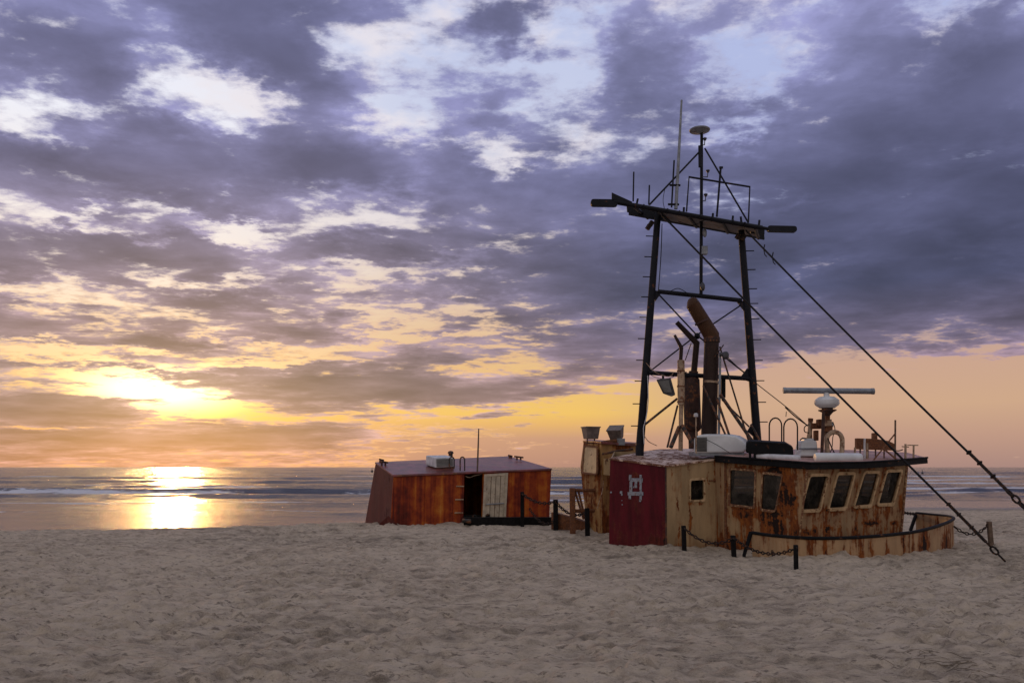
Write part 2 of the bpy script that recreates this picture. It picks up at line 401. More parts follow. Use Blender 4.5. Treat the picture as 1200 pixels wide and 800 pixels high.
# ------------------------------------------------------------------ mesh builder
class MB:
    def __init__(s): s.v = []; s.f = []
    def add(s, vs, fs):
        o = len(s.v); s.v += [V(q) for q in vs]; s.f += [tuple(i+o for i in f) for f in fs]; return s
    def hexa(s, b, t):      # 4 bottom, 4 top points in the same order
        return s.add(list(b)+list(t), [(3, 2, 1, 0), (4, 5, 6, 7)] + [(i, (i+1) % 4, 4+(i+1) % 4, 4+i) for i in range(4)])
    def extr(s, poly, vec):
        n = len(poly); vec = V(vec)
        return s.add(list(poly)+[V(p)+vec for p in poly], [tuple(range(n)), tuple(range(2*n-1, n-1, -1))] + [((i+1) % n, i, n+i, n+(i+1) % n) for i in range(n)])
    def pbox(s, x0, y0, x1, y1, Y, d):
        return s.extr([at(x0, y1, Y), at(x1, y1, Y), at(x1, y0, Y), at(x0, y0, Y)], (0, d, 0))
    def box(s, c, sz, rz=0, rx=0, ry=0):
        from mathutils import Euler
        m = Euler((rx, ry, rz)).to_matrix()
        c = V(c); p = [c + m @ V((i*sz[0]/2, j*sz[1]/2, k*sz[2]/2)) for k in (-1, 1) for i, j in ((-1, -1), (1, -1), (1, 1), (-1, 1))]
        return s.hexa(p[:4], p[4:])
    def tube(s, pts, r, seg=10, caps=True):
        pts = [V(p) for p in pts]; n = len(pts)
        rs = r if isinstance(r, (list, tuple)) else [r]*n
        tang = []
        for i in range(n):
            t = (pts[min(i+1, n-1)]-pts[max(i-1, 0)]).normalized(); tang.append(t)
        up = V((0, 0, 1)) if abs(tang[0].z) < .9 else V((0, 1, 0))
        u = tang[0].cross(up).normalized()
        vs = []
        for i in range(n):
            t = tang[i]; u = (u - t*u.dot(t)).normalized(); w_ = t.cross(u)
            k = 1.0
            if 0 < i < n-1:
                c = (pts[i]-pts[i-1]).normalized().dot((pts[i+1]-pts[i]).normalized())
                k = 1/max(.5, math.sqrt(max(.02, (1+c)/2)))
            for j in range(seg):
                a = 2*math.pi*j/seg
                vs.append(pts[i] + (u*math.cos(a)+w_*math.sin(a))*rs[i]*(k if k < 1.5 else 1))
        fs = [(i*seg+j, i*seg+(j+1) % seg, (i+1)*seg+(j+1) % seg, (i+1)*seg+j) for i in range(n-1) for j in range(seg)]
        if caps: fs += [tuple(range(seg-1, -1, -1)), tuple((n-1)*seg+j for j in range(seg))]
        return s.add(vs, fs)
    def lathe(s, base, prof, seg=20, axis=V((0, 0, 1))):
        base = V(base); axis = V(axis).normalized()
        return s.tube([base+axis*h for r, h in prof], [max(r, .002) for r, h in prof], seg) if True else s
    def torus(s, c, nrm, R1, r, seg=10, seg2=5, stretch=1.0, dirv=None):
        c = V(c); nrm = V(nrm).normalized()
        a_ = (V(dirv) - nrm*V(dirv).dot(nrm)).normalized() if dirv is not None else nrm.orthogonal().normalized()
        b_ = nrm.cross(a_)
        vs = []
        for i in range(seg):
            t = 2*math.pi*i/seg; d = a_*math.cos(t)*stretch+b_*math.sin(t); dn = (a_*math.cos(t)+b_*math.sin(t))
            for j in range(seg2):
                p = 2*math.pi*j/seg2
                vs.append(c + d*R1 + dn*r*math.cos(p) + nrm*r*math.sin(p))
        fs = [(i*seg2+j, ((i+1) % seg)*seg2+j, ((i+1) % seg)*seg2+(j+1) % seg2, i*seg2+(j+1) % seg2) for i in range(seg) for j in range(seg2)]
        return s.add(vs, fs)
    def plate(s, outer, holes, vec):     # flat wall with real openings
        bm = bmesh.new(); loops = []
        for lp in [outer]+list(holes):
            vv = [bm.verts.new(p) for p in lp]; loops.append(len(vv))
            for i in range(len(vv)): bm.edges.new((vv[i], vv[(i+1) % len(vv)]))
        bmesh.ops.triangle_fill(bm, use_beauty=True, use_dissolve=False, edges=bm.edges[:])
        bm.verts.index_update()
        P_ = [v.co.copy() for v in bm.verts]; tf = [tuple(v.index for v in f.verts) for f in bm.faces]
        bm.free(); n = len(P_); vec = V(vec)
        fs = list(tf) + [tuple(i+n for i in reversed(f)) for f in tf]
        o = 0
        for L in loops:
            for i in range(L): a, b = o+i, o+(i+1) % L; fs.append((a, b, b+n, a+n))
            o += L
        return s.add(P_ + [p+vec for p in P_], fs)
    def build(s, name, mat, parent=None, smooth=False, bevel=0.0, origin=None, sub=0):
        me = bpy.data.meshes.new(name)
        if parent is not None:
            off = ROOT[parent.name]
        else:
            if origin is None:
                n = len(s.v); c = sum(s.v, V((0, 0, 0)))/n; origin = V((c.x, c.y, min(q.z for q in s.v)))
            off = V(origin)
        me.from_pydata([q-off for q in s.v], [], s.f)
        bm = bmesh.new(); bm.from_mesh(me); bmesh.ops.recalc_face_normals(bm, faces=bm.faces); bm.to_mesh(me); bm.free()
        if smooth:
            for p in me.polygons: p.use_smooth = True
        o = bpy.data.objects.new(name, me); col.objects.link(o)
        ms = mat if isinstance(mat, list) else [mat]
        for m_ in ms: me.materials.append(M[m_] if isinstance(m_, str) else m_)
        if smooth and sub == 0:
            md = o.modifiers.new('ws', 'EDGE_SPLIT'); md.split_angle = R(38)
        if bevel > 0:
            md = o.modifiers.new('bevel', 'BEVEL'); md.width = bevel; md.segments = 2; md.limit_method = 'ANGLE'; md.angle_limit = R(35)
        if parent is not None: o.parent = parent
        else: o.location = off
        ROOT[o.name] = off
        return o
ROOT = {}
def tag(o, label=None, cat=None, group=None, kind=None):
    if label: o['label'] = label
    if cat: o['category'] = cat
    if group: o['group'] = group
    if kind: o['kind'] = kind
    return o
def thing(name, loc, label, cat, group=None):
    o = bpy.data.objects.new(name, None); col.objects.link(o); o.location = loc; o.empty_display_size = .3
    ROOT[o.name] = V(loc); return tag(o, label, cat, group)
def roundpoly(pts, r, n=4):
    out = []; L = len(pts)
    for i in range(L):
        a, b, c = pts[i-1], pts[i], pts[(i+1) % L]
        u = (a-b); w_ = (c-b); k = min(r, u.length*.45, w_.length*.45)
        p, q = b+u.normalized()*k, b+w_.normalized()*k
        for j in range(n+1):
            t = j/n; out.append(p*(1-t)**2 + b*2*t*(1-t) + q*t*t)
    return out
def expand(pts, d):
    c = sum(pts, V((0, 0, 0)))/len(pts)
    return [p + (p-c).normalized()*d for p in pts]

# ------------------------------------------------------------------ value noise in numpy
def _h(ix, iy, s):
    n = (ix.astype(np.int64)*374761393 + iy.astype(np.int64)*668265263 + s*982451653) & 0x7fffffff
    n = ((n ^ (n >> 13))*1274126177) & 0x7fffffff
    return ((n ^ (n >> 16)) & 0xffff)/65535.0
def vnoise(x, y, s=0):
    ix = np.floor(x); iy = np.floor(y); fx = x-ix; fy = y-iy
    fx = fx*fx*fx*(fx*(fx*6-15)+10); fy = fy*fy*fy*(fy*(fy*6-15)+10)
    a = _h(ix, iy, s); b = _h(ix+1, iy, s); c = _h(ix, iy+1, s); d = _h(ix+1, iy+1, s)
    return (a*(1-fx)+b*fx)*(1-fy)+(c*(1-fx)+d*fx)*fy
def fbm(x, y, o=4, s=0, g=.5):
    t = 0; a = 1; tot_ = 0
    for i in range(o):
        t = t + a*vnoise(x*2**i+17.3*i, y*2**i-9.1*i, s+i); tot_ += a; a *= g
    return t/tot_
def sstep(x, a, b):
    t = np.clip((x-a)/(b-a), 0, 1); return t*t*(3-2*t)

def gridmesh(name, X, Y, Z, mat, attr=None):
    r, c = X.shape
    me = bpy.data.meshes.new(name)
    co = np.stack([X, Y, Z], -1).reshape(-1, 3).astype(np.float32)
    me.vertices.add(len(co)); me.vertices.foreach_set('co', co.ravel())
    i = np.arange((r-1)*(c-1)); a = (i//(c-1))*c + i % (c-1)
    q = np.stack([a, a+1, a+c+1, a+c], -1).astype(np.int32)
    me.loops.add(q.size); me.loops.foreach_set('vertex_index', q.ravel())
    me.polygons.add(len(q)); me.polygons.foreach_set('loop_start', np.arange(len(q), dtype=np.int32)*4)
    me.polygons.foreach_set('loop_total', np.full(len(q), 4, np.int32))
    me.polygons.foreach_set('use_smooth', np.ones(len(q), bool))
    me.update(); me.validate()
    if attr is not None:
        at_ = me.attributes.new('foam', 'FLOAT', 'POINT'); at_.data.foreach_set('value', attr.ravel().astype(np.float32))
    o = bpy.data.objects.new(name, me); col.objects.link(o); me.materials.append(M[mat]); return o

# ------------------------------------------------------------------ terrain
CON = [(712, 631, 19.3), (780, 643, 18.2), (845, 641, 18.9), (801, 644, 17.9), (859, 650, 17.2), (932, 667, 15.4), (872, 652, 16.9), (945, 654, 16.6),
       (1010, 652, 16.9), (1060, 648, 17.5), (1117, 641, 19.3), (1159, 636, 19.6), (1178, 661, 16.8), (612, 615, 23.5), (651, 619, 22.5), (688, 622, 21.5),
       (459, 613, 24), (510, 611, 24), (560, 612, 23.8), (645, 611, 25), (0, 627, 24), (130, 624, 24), (300, 619, 24), (420, 616, 24), (200, 622, 23), (1000, 640, 18.2), (-200, 629, 24)]
CP = [at(*c) for c in CON]
def base_z(x, y):
    lk = sstep(x, -3.0, 9.0)
    left = -1.45*sstep(y, 24.5, 37)
    rgt = -.80*sstep(y, 17, 66)*1.0 - .9*sstep(y, 60, 110)
    return left*(1-lk) + rgt*lk - 1.0*sstep(y, 110, 150)
def terr(x, y):
    b = base_z(x, y)
    num = 0; den = .25
    for p in CP:
        rr = float(p.z) - float(base_z(np.array(p.x), np.array(p.y)))
        wgt = np.exp(-((x-p.x)**2/2.2**2 + (y-p.y)**2/1.5**2))
        num = num + wgt*rr; den = den + wgt
    return b + num/den
def terr1(x, y): return float(terr(np.array(float(x)), np.array(float(y))))

rows = np.concatenate([np.linspace(-60, 4.5, 30)[:-1], 4.5*(34.0**(np.linspace(0, 1, 640)))])
tt = np.linspace(-1, 1, 980)
prof = .55*tt + .45*tt**3
XX = prof[None, :]*(13+1.25*np.maximum(rows, 0))[:, None]
YY = np.repeat(rows[:, None], len(tt), 1)
ZZ = terr(XX, YY)
dry = 1-sstep(YY, 26, 40)*(1-sstep(XX, 2, 9)) - sstep(YY, 38, 60)*sstep(XX, 2, 9)
dry = np.clip(dry, 0.0, 1)
bank = 0
for (A2, B2, hh) in ((at(712, 631, 19.35), at(780, 643, 18.2), .08), (at(780, 643, 18.2), at(846, 641, 18.95), .06), (at(872, 650, 16.95), at(985, 652, 16.6), .08), (at(985, 652, 16.6), at(1092, 645, 18.2), .10), (at(457, 610, 24.0), at(643, 610, 25.4), .12), (at(692, 612, 22.1), at(712, 615, 22), .15)):
    ex, ey = B2.x-A2.x, B2.y-A2.y; tq = np.clip(((XX-A2.x)*ex+(YY-A2.y)*ey)/(ex*ex+ey*ey), 0, 1)
    dd2 = np.hypot(XX-A2.x-tq*ex, YY-A2.y-tq*ey)
    bank = bank + hh*np.exp(-(dd2/.30)**1.4)*sstep(fbm(XX*1.1+3, YY*1.1, 3, 140), .28, .72)
wx = XX + .35*fbm(XX*1.3, YY*1.3, 3, 50); wy = YY + .35*fbm(XX*1.3, YY*1.3, 3, 60)
ZZ = ZZ + dry*((fbm(wx*.35, wy*.45, 2, 1)-.5)*.14 + (fbm(wx*1.5, wy*2.1, 4, 5)-.5)*.065 + bank)
rid = 1-np.abs(fbm(wx*2.6, wy*3.6, 4, 11)*2-1)
ZZ = ZZ - dry*(rid**4)*.038
patchy = .45+1.1*sstep(fbm(XX*.5, YY*.5, 3, 41), .35, .65)
ZZ = ZZ + dry*patchy*(fbm(wx*4.2, wy*6.0, 3, 31)-.5)*.085
ZZ = ZZ + dry*patchy*(fbm(XX*9, YY*12, 3, 21)-.5)*.050
# trodden footprints
rng = np.random.RandomState(4)
for k in range(4500):
    yy = 5.5+ (rng.rand()**.8)*20; ww = .8*yy+1
    xx = (rng.rand()*2-1)*ww
    i0, i1 = np.searchsorted(rows, [yy-.45, yy+.45])
    if i1 <= i0: continue
    s_ = 13+1.25*yy
    j = np.searchsorted(XX[(i0+i1)//2], [xx-.5, xx+.5])
    if j[1] <= j[0]: continue
    sx = XX[i0:i1, j[0]:j[1]]-xx; sy = YY[i0:i1, j[0]:j[1]]-yy
    an = rng.rand()*3.14; ca, sa = math.cos(an), math.sin(an)
    a_ = (sx*ca+sy*sa)/(.10+.07*rng.rand()); b_ = (-sx*sa+sy*ca)/(.06+.03*rng.rand())
    r2 = a_*a_+b_*b_; dp = .016+.024*rng.rand()
    ZZ[i0:i1, j[0]:j[1]] += -dp*np.exp(-r2*1.2) + dp*.55*np.exp(-(np.sqrt(r2)-1.5)**2*3)
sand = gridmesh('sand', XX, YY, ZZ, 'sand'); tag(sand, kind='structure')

# ------------------------------------------------------------------ sea
SEA = -.80
srow = 27*(700.0**(np.linspace(0, 1, 720)))
st = np.linspace(-1, 1, 520); sprof = .7*st+.3*st**3
SX = sprof[None, :]*(30+1.4*srow)[:, None]; SY = np.repeat(srow[:, None], len(st), 1)
def ridge(yc, wd, amp, ph, sk=.6):
    d = SY-yc
    f = np.exp(-np.where(d < 0, (d/(wd*sk))**2, (d/(wd*1.6))**2)); return f
SZ = np.full_like(SX, SEA)
foam = np.zeros_like(SX)
bx = SX/SY*F+600     # bearing used only to vary the breakers along their length
def along(c, wd): return np.exp(-((SX-c)/wd)**2)
near = sstep(SY, 36, 75)
for i_, (lam, am) in enumerate(((1.3, .020), (2.4, .020), (4.4, .016), (8.0, .013), (15.0, .010), (30.0, .007), (60.0, .004), (130.0, .002))):
    q_ = fbm(SX/(lam*2.6)+i_*7, SY/lam+i_*3.3+.25*fbm(SX/lam/3, SY/lam, 2, 300+i_), 2, 210+i_)
    q_ = 1-np.abs(q_*2-1)
    SZ += lam*am*(q_**1.5-.58)*(.40+.60*near)*1.5*(1-sstep(lam*0+SY, lam*60, lam*200))
y1 = 86+6*fbm(SX*.03, SX*0, 3, 70)+ .02*SX
amp1 = .25+.55*fbm(SX*.05+3, SX*0, 2, 71) + .35*along(-22, 12)
r1 = ridge(y1, 2.0, 1, 0); SZ += .62*r1*amp1
foam += np.exp(-((SY-y1+2.8)/2.3)**2)*(.35+1.1*fbm(SX*.25, SY*.4, 3, 77))*np.clip(1.6*(along(-52, 17)+.9*along(-33, 3.5)+.65*along(-14, 5)+.6*along(6, 8)+.5*along(40, 20)), 0, 1.2)
y2 = 128+8*fbm(SX*.02, SX*0, 3, 80)
r2_ = ridge(y2, 3.2, 1, 0); SZ += .75*r2_*(.2+.7*fbm(SX*.04, SX*0, 2, 81))
foam += np.exp(-((SY-y2+4)/4.0)**2)*np.clip(1.5*sstep(SX, 45, 62)+.6*along(-20, 9), 0, 1.2)
y3 = 66+5*fbm(SX*.05, SX*0, 3, 90)+.03*SX
SZ += .10*ridge(y3, 1.6, 1, 0); foam += .95*np.exp(-((SY-y3)/1.1)**2)*fbm(SX*.08, SX*0, 3, 91)*1.6
for yc, wd_, am in ((74, .9, .75), (100, 1.6, .8), (112, 2.0, .6), (150, 3.0, .7), (205, 4.5, .6)):
    yk = yc+yc*.09*fbm(SX*.03, SX*0+yc, 3, 500+yc)
    SZ += .35*ridge(yk+wd_*1.5, wd_*1.6, 1, 0)*fbm(SX*.04, SX*0+yc, 2, 520+yc)
    foam += am*1.5*np.exp(-((SY-yk)/wd_)**2)*sstep(fbm(SX*.045, SX*0+yc, 3, 540+yc), .40, .62)
y4 = 52+6*fbm(SX*.06, SX*0, 3, 95)
foam += .70*np.exp(-((SY-y4)/.7)**2)*fbm(SX*.1, SX*0, 3, 96)*1.3
for yc, am in ((180, .5), (235, .5), (320, .6), (440, .6), (620, .8)):
    yk = yc+yc*.08*fbm(SX*.01, SX*0, 2, yc); SZ += am*ridge(yk, yc*.022, 1, 0)*(.2+fbm(SX*.02, SX*0+yc, 2, yc+1))
    foam += .5*np.exp(-((SY-yk)/(yc*.02))**2)*(fbm(SX*.03, SX*0+yc, 3, yc+2) > .66)
sea = gridmesh('sea', SX, SY, SZ, 'sea', foam); tag(sea, kind='structure')

# ================================================================== THE WRECK
BR = at(905, 650, 18.3)
boat = thing('boat_wreck', BR, 'rusted cream and maroon fishing boat half buried in sand, with tall black gantry mast', 'shipwreck')
DOWN = V((0, 0, -.75))

# ---- wheelhouse planes
Lb = at(849, 640, 18.6); Cb = at(929.5, 632, 17.6); Rb = at(1049, 628, 18.9)
Lt = at(850, 538, 18.55)
nS = (Cb-Lb).cross(Lt-Lb).normalized()
if nS.y > 0: nS = -nS
Ct = onplane(946, 546, Lb, nS)
nF = (Rb-Cb).cross(Ct-Cb).normalized()
if nF.y > 0: nF = -nF
Rt = onplane(1063, 541, Cb, nF)
def z3(x, y): return (840+x/4.0, 480+y/4.0)
def win(pts, p, n, nm='window', g=.028, rr=.05, parent=None, frm='frame', pane='glass', wd=.065):
    P_ = [onplane(*q, p, n) for q in pts]
    inner = roundpoly(P_, rr, 3); outer = roundpoly(expand(P_, wd), rr*1.6, 3)
    f = MB().plate([q+n*g for q in outer], [[q+n*g for q in inner]], -n*(g+.012))
    fo = f.build(nm, frm, parent, bevel=.006)
    po = MB().extr([q-n*.02 for q in expand(inner, .006)], -n*.012).build('pane', pane, fo)
    return inner
side_w = [[z3(65, 281), z3(178, 290), z3(173, 453), z3(62, 440)], [z3(218, 301), z3(305, 311), z3(273, 470), z3(209, 463)]]
front_w = [[z3(435, 312), z3(517, 310), z3(478, 463), z3(396, 467)], [z3(565, 305), z3(640, 303), z3(600, 455), z3(524, 460)],
           [z3(690, 299), z3(755, 297), z3(718, 443), z3(644, 448)], [z3(795, 293), z3(862, 290), z3(823, 435), z3(755, 438)]]
def holes(ws, p, n): return [roundpoly([onplane(*q, p, n) for q in w_], .05, 3) for w_ in ws]
back = V((-1.15, 2.3, .10))
def rustblobs(ws, p, n, amp=.55):
    out = []
    for w_ in ws:
        P_ = [onplane(*q, p, n) for q in w_]
        b = (P_[2]+P_[3])/2; out.append((b+V((0, 0, -.12)), .30, .26, amp)); out.append(((P_[0]+P_[1])/2+V((0, 0, .05)), .30, .07, amp*.7))
    return out
blS = rustblobs(side_w, Lb, nS, .60) + [(onplane(*z3(330, 400), Lb, nS), .16, .50, .85), (onplane(*z3(260, 540), Lb, nS), .28, .30, .55), (onplane(*z3(255, 282), Lb, nS), .30, .06, .9),
       (onplane(*z3(40, 450), Lb, nS), .07, .9, .55)]
blF = rustblobs(front_w, Cb, nF, .30) + [(onplane(*z3(x, y), Cb, nF), sx, sz, a_) for x, y, sx, sz, a_ in
       ((420, 570, .22, .08, .8), (520, 555, .16, .07, .8), (570, 535, .05, .18, .7), (645, 535, .05, .18, .8), (715, 530, .30, .07, .9), (820, 525, .10, .06, .8), (530, 470, .5, .05, .4), (700, 455, .5, .05, .4))]
M['cream_side'] = painted('cream_paint_side', (.38, .25, .135), .74, 1.2, blS, BR, low=.25)
M['cream_front'] = painted('cream_paint_front', (.37, .245, .140), .66, 1.2, blF, BR, low=.2)
whs = MB().plate([Lb+DOWN, Cb+DOWN, Ct, Lt], holes(side_w, Lb, nS), -nS*.05)
wheel = whs.build('wheelhouse', ['cream_side'], boat)
whf = MB().plate([Cb+DOWN+nF*.002, Rb+DOWN, Rt, Ct+nF*.002], holes(front_w, Cb, nF), -nF*.05).build('front_wall', 'cream_front', wheel)
bw = MB()
Rb2, Lb2, Rt2, Lt2 = Rb+back*.95, Lb+back*.85, Rt+back*.95, Lt+back*.85
def quadpt(a1, b1, c1, d1, u_, v_): return lp0(lp0(a1, b1, u_), lp0(d1, c1, u_), v_)
def lp0(a, b, t): return a*(1-t)+b*t
for a1, b1, c1, d1, hs in ((Rb, Rb2, Rt2, Rt, ((.15, .46), (.55, .88))), (Rb2, Lb2, Lt2, Rt2, ((.08, .28), (.36, .56))), (Lb2, Lb, Lt, Lt2, ())):
    nn = (b1-a1).cross(d1-a1).normalized()
    hl = [[quadpt(a1, b1, c1, d1, u_, v_) for u_, v_ in ((h0_, .50), (h1_, .50), (h1_, .90), (h0_, .90))] for h0_, h1_ in hs]
    bw.plate([a1+DOWN, b1+DOWN, c1, d1], hl, nn*.04)
bw.build('rear_wall', 'cream_front', wheel)
MB().extr([Lb+V((.1, .1, .3)), Cb+V((0, .15, .3)), Rb+V((-.1, .1, .3)), Rb2+V((-.15, 0, .3)), Lb2+V((.1, 0, .3))], (0, 0, -.05)).build('floor', 'interior', wheel)
for w_ in side_w: win(w_, Lb, nS, parent=wheel)
for w_ in front_w: win(w_, Cb, nF, parent=wheel, wd=.085, g=.035, frm='frame_clean')
# corner posts and welded seam
MB().tube([Cb+DOWN+nF*.01+nS*.01, Ct+nF*.01+nS*.01], .022, 8).build('corner_post', 'frame', wheel, True)
MB().tube([Rb+DOWN+nF*.01, Rt+nF*.01], .028, 8).build('corner_post', 'frame', wheel, True)
MB().tube([Lb+DOWN+nS*.01, Lt+nS*.01], .03, 8).build('corner_post', 'rust', wheel, True)
# deck seam with rust scabs
for i in range(22):
    t = i/21; px_ = 932+ (1048-932)*t; q = onplane(px_, 480+(582-12*t+random.uniform(-6, 6)+3*math.sin(i))/4, Cb, nF)
    if random.random() < .75: MB().box(q+nF*.006, (random.uniform(.05, .16), .012, random.uniform(.015, .05)), math.atan2(nF.x, -nF.y), 0, random.uniform(-.3, .3)).build('rust_scale', 'darkrust', wheel, bevel=.008)

# ---- wheelhouse roof
rf_near = [at(838, 535, 18.75), at(848, 535.5, 18.35), at(950, 543, 17.25), at(1015, 542, 17.75), at(1052, 539.5, 18.3), at(1087, 536.5, 19.1)]
rf_far = [at(1066, 531, 21.0), at(1000, 528, 21.4), at(905, 527, 21.2), at(846, 528, 20.8)]
top = rf_near+rf_far
roof = MB().extr(top, (0, 0, -.125)).build('roof', 'black', boat, bevel=.012)
cen = sum(top, V((0, 0, 0)))/len(top)
MB().extr([cen+(p-cen)*.965+V((0, 0, .028)) for p in top], (0, 0, -.020)).build('roof_deck', 'roofpink', roof)
MB().tube([p+V((0, 0, .012)) for p in rf_near], .022, 8).build('roof_edge', 'black', roof, True)
def roofz(x, y):   # roof height by plane fit
    return PL[0]*x+PL[1]*y+PL[2]
A_ = np.array([[p.x, p.y, 1] for p in top]); PL = np.linalg.lstsq(A_, np.array([p.z for p in top]), rcond=None)[0]

# ---- maroon and cream cabin
k_BL, k_BC, k_BR = at(712.5, 631, 19.35), at(780, 643, 18.2), at(846, 641, 18.95)
k_TL, k_TC, k_TR = at(715, 538, 19.35), at(780.5, 547, 18.15), at(845.5, 538, 18.9)
kb = V((.35, 2.0, .22))
nR = (k_BC-k_BL).cross(k_TC-k_BL).normalized(); nR = nR if nR.y < 0 else -nR
nK = (k_BR-k_BC).cross(k_TC-k_BC).normalized(); nK = nK if nK.y < 0 else -nK
k_TL = onplane(715, 538, k_BL, nR); k_TR = onplane(845.5, 538, k_BC, nK)
cwin = [(809, 563), (824.3, 562), (824.5, 585), (809, 585.5)]
def z5(x, y): return (700+x/5.7125, 510+y/5.7125)
redbl = [(onplane(*z5(270, 470), k_BL, nR), .16, .55, .35), (onplane(*z5(260, 275), k_BL, nR), .18, .12, .55), (onplane(*z5(110, 600), k_BL, nR), .08, .2, .4), (onplane(*z5(450, 640), k_BL, nR), .06, .5, .8), (onplane(*z5(400, 700), k_BL, nR), .3, .15, .4)]
crbl = [(onplane(*z5(x, y), k_BC, nK), sx, sz, a_) for x, y, sx, sz, a_ in ((740, 290, .04, .28, .8), (780, 300, .12, .05, .8), (808, 340, .05, .16, .8), (848, 500, .10, .6, .8), (790, 210, .06, .25, .6),
        (620, 520, .07, .40, .60), (537, 465, .04, .14, .85), (545, 640, .03, .18, .7), (500, 230, .05, .2, .4), (622, 220, .07, .2, .4), (462, 520, .03, .5, .6), (470, 700, .05, .2, .5), (503, 545, .03, .05, .4), (665, 455, .25, .05, .5))]
M['maroon'] = painted('maroon_paint', (.115, .006, .014), .48, .6, redbl, BR, low=.1, dirt=.45, rust_cols=[(.25, (.03, .010, .010)), (.5, (.10, .018, .014)), (.7, (.17, .045, .02)), (.85, (.25, .10, .04))])
M['cream_cabin'] = painted('cream_paint_cabin', (.41, .28, .155), .47, 1.0, crbl, BR, low=.05, dirt=.30)
cab = MB().plate([k_BC+DOWN, k_BR+DOWN, k_TR, k_TC], [roundpoly([onplane(*q, k_BC, nK) for q in cwin], .05, 3)], -nK*.04).build('cabin', 'cream_cabin', boat)
MB().extr([k_BL+DOWN, k_BC+DOWN+nR*.002, k_TC+nR*.002, k_TL], -nR*.04).build('end_wall', 'maroon', cab)['label'] = 'maroon painted end wall'
bw = MB()
for a1, b1, c1, d1 in ((k_BL, k_BL+kb, k_TL+kb, k_TL), (k_BL+kb, k_BR+kb, k_TR+kb, k_TL+kb), (k_BR+kb, k_BR, k_TR, k_TR+kb)):
    nn = (b1-a1).cross(d1-a1).normalized(); bw.extr([a1+DOWN, b1+DOWN, c1, d1], nn*.03)
bw.build('rear_wall', 'cream_cabin', cab)
win(cwin, k_BC, nK, parent=cab, wd=.065, rr=.045, frm='frame_clean')
rt = [k_TL+V((-.03, -.03, .03)), k_TC+V((0, -.06, .03)), k_TR+V((0, -.03, .03)), at(846, 529.5, 20.9), at(812, 525.5, 21.6), at(772, 526, 21.6), at(748, 529.5, 20.9)]
MB().extr(rt, (0, 0, -.035)).build('cabin_roof', 'roofflake', cab)
MB().tube([k_BC+DOWN+nR*.01, k_TC+nR*.01], .018, 8).build('corner_seam', 'darkrust', cab, True)
# pale painted mark, standing a little off the maroon wall
em = MB()
for (x0, y0, x1, y1) in ((285, 262, 299, 436), (214, 262, 230, 300), (220, 285, 287, 309), (218, 309, 236, 376), (206, 376, 309, 401), (212, 399, 227, 424), (252, 309, 268, 350), (243, 340, 254, 350), (297, 285, 306, 312), (283, 425, 294, 442)):
    q = [onplane(*z5(x, y), k_BL, nR)+nR*.016 for x, y in ((x0, y1), (x1, y1+1), (x1, y0+1), (x0, y0))]
    em.extr(q, -nR*.012)
em.build('emblem', 'emblem', cab)['label'] = 'pale grey angular mark on the maroon wall'
for (x, y, s_) in ((160, 380, 9), (165, 396, 6), (93, 380, 6), (168, 462, 4), (166, 435, 3)):
    q = roundpoly([onplane(*z5(x+a_*s_, y+b_*s_), k_BL, nR)+nR*.012 for a_, b_ in ((-1, 1), (.8, 1.1), (1, -1), (-.7, -1))], .02, 2)
    MB().extr(q, -nR*.008).build('paint_chip', 'emblem', cab)
# brackets on cream wall
MB().extr([onplane(*z5(x, y), k_BC, nK)+nK*.03 for x, y in ((745, 307), (797, 305), (797, 297), (745, 299))], -nK*.028).build('bracket', 'rust', cab)

# ---- bow bulwark: curved plating with a black rim
rim = [(872, 650, 16.95), (880, 623.5, 16.95), (905, 627, 16.72), (945, 630, 16.55), (985, 630, 16.6), (1030, 627.5, 16.95), (1070, 623, 17.6), (1092, 618, 18.2), (1106, 613.5, 18.8), (1115, 609.5, 19.4), (1117.5, 606.5, 19.9), (1110, 604.5, 20.5), (1095, 603, 21.0), (1074, 601, 21.6)]
rp3 = [at(*q) for q in rim]
def smoothpath(pts, n=6):
    out = []
    for i in range(len(pts)-1):
        p0, p1, p2, p3 = pts[max(i-1, 0)], pts[i], pts[i+1], pts[min(i+2, len(pts)-1)]
        for j in range(n):
            t = j/n; out.append(.5*((2*p1)+(p2-p0)*t+(2*p0-5*p1+4*p2-p3)*t*t+(3*p1-p0-3*p2+p3)*t**3))
    return out+[pts[-1]]
path = smoothpath(rp3[1:], 6)
bul = MB()
outer_t = path; cc_ = sum(path, V((0, 0, 0)))/len(path)
flare = []
for i, p in enumerate(path):
    t = (path[min(i+1, len(path)-1)]-path[max(i-1, 0)]); n_ = V((t.y, -t.x, 0)).normalized(); flare.append(n_)
vs = []; fs = []
for p, n_ in zip(path, flare):
    vs += [p, p-n_*.03, p-n_*.07+V((0, 0, -1.1)), p-n_*.10+V((0, 0, -1.1))]
for i in range(len(path)-1):
    a_ = i*4; b_ = a_+4
    fs += [(a_, b_, b_+1, a_+1), (a_+1, b_+1, b_+3, a_+3), (a_, a_+2, b_+2, b_)]
fs += [(0, 1, 3, 2), (len(vs)-4, len(vs)-2, len(vs)-1, len(vs)-3)]
bul.add(vs, fs)
blB = [(at(px, 640, Y), sx, .45, a_) for px, Y, sx, a_ in ((955, 16.5, .10, .35), (970, 16.5, .08, .4), (1085, 17.9, .30, .95), (1110, 19, .4, .9), (1060, 17.4, .05, .5), (990, 16.6, .05, .3), (1040, 17, .05, .4), (1095, 20.8, .5, .4))]
M['cream_hull'] = painted('cream_paint_hull', (.43, .275, .155), .62, 1.5, blB, BR, dirt=.25)
hull = bul.build('bulwark', 'cream_hull', boat, True)
rail = MB().tube([rp3[0]+V((0, 0, -.3))]+[rp3[0]]+path, .036, 8).build('rim', 'black', hull, True)
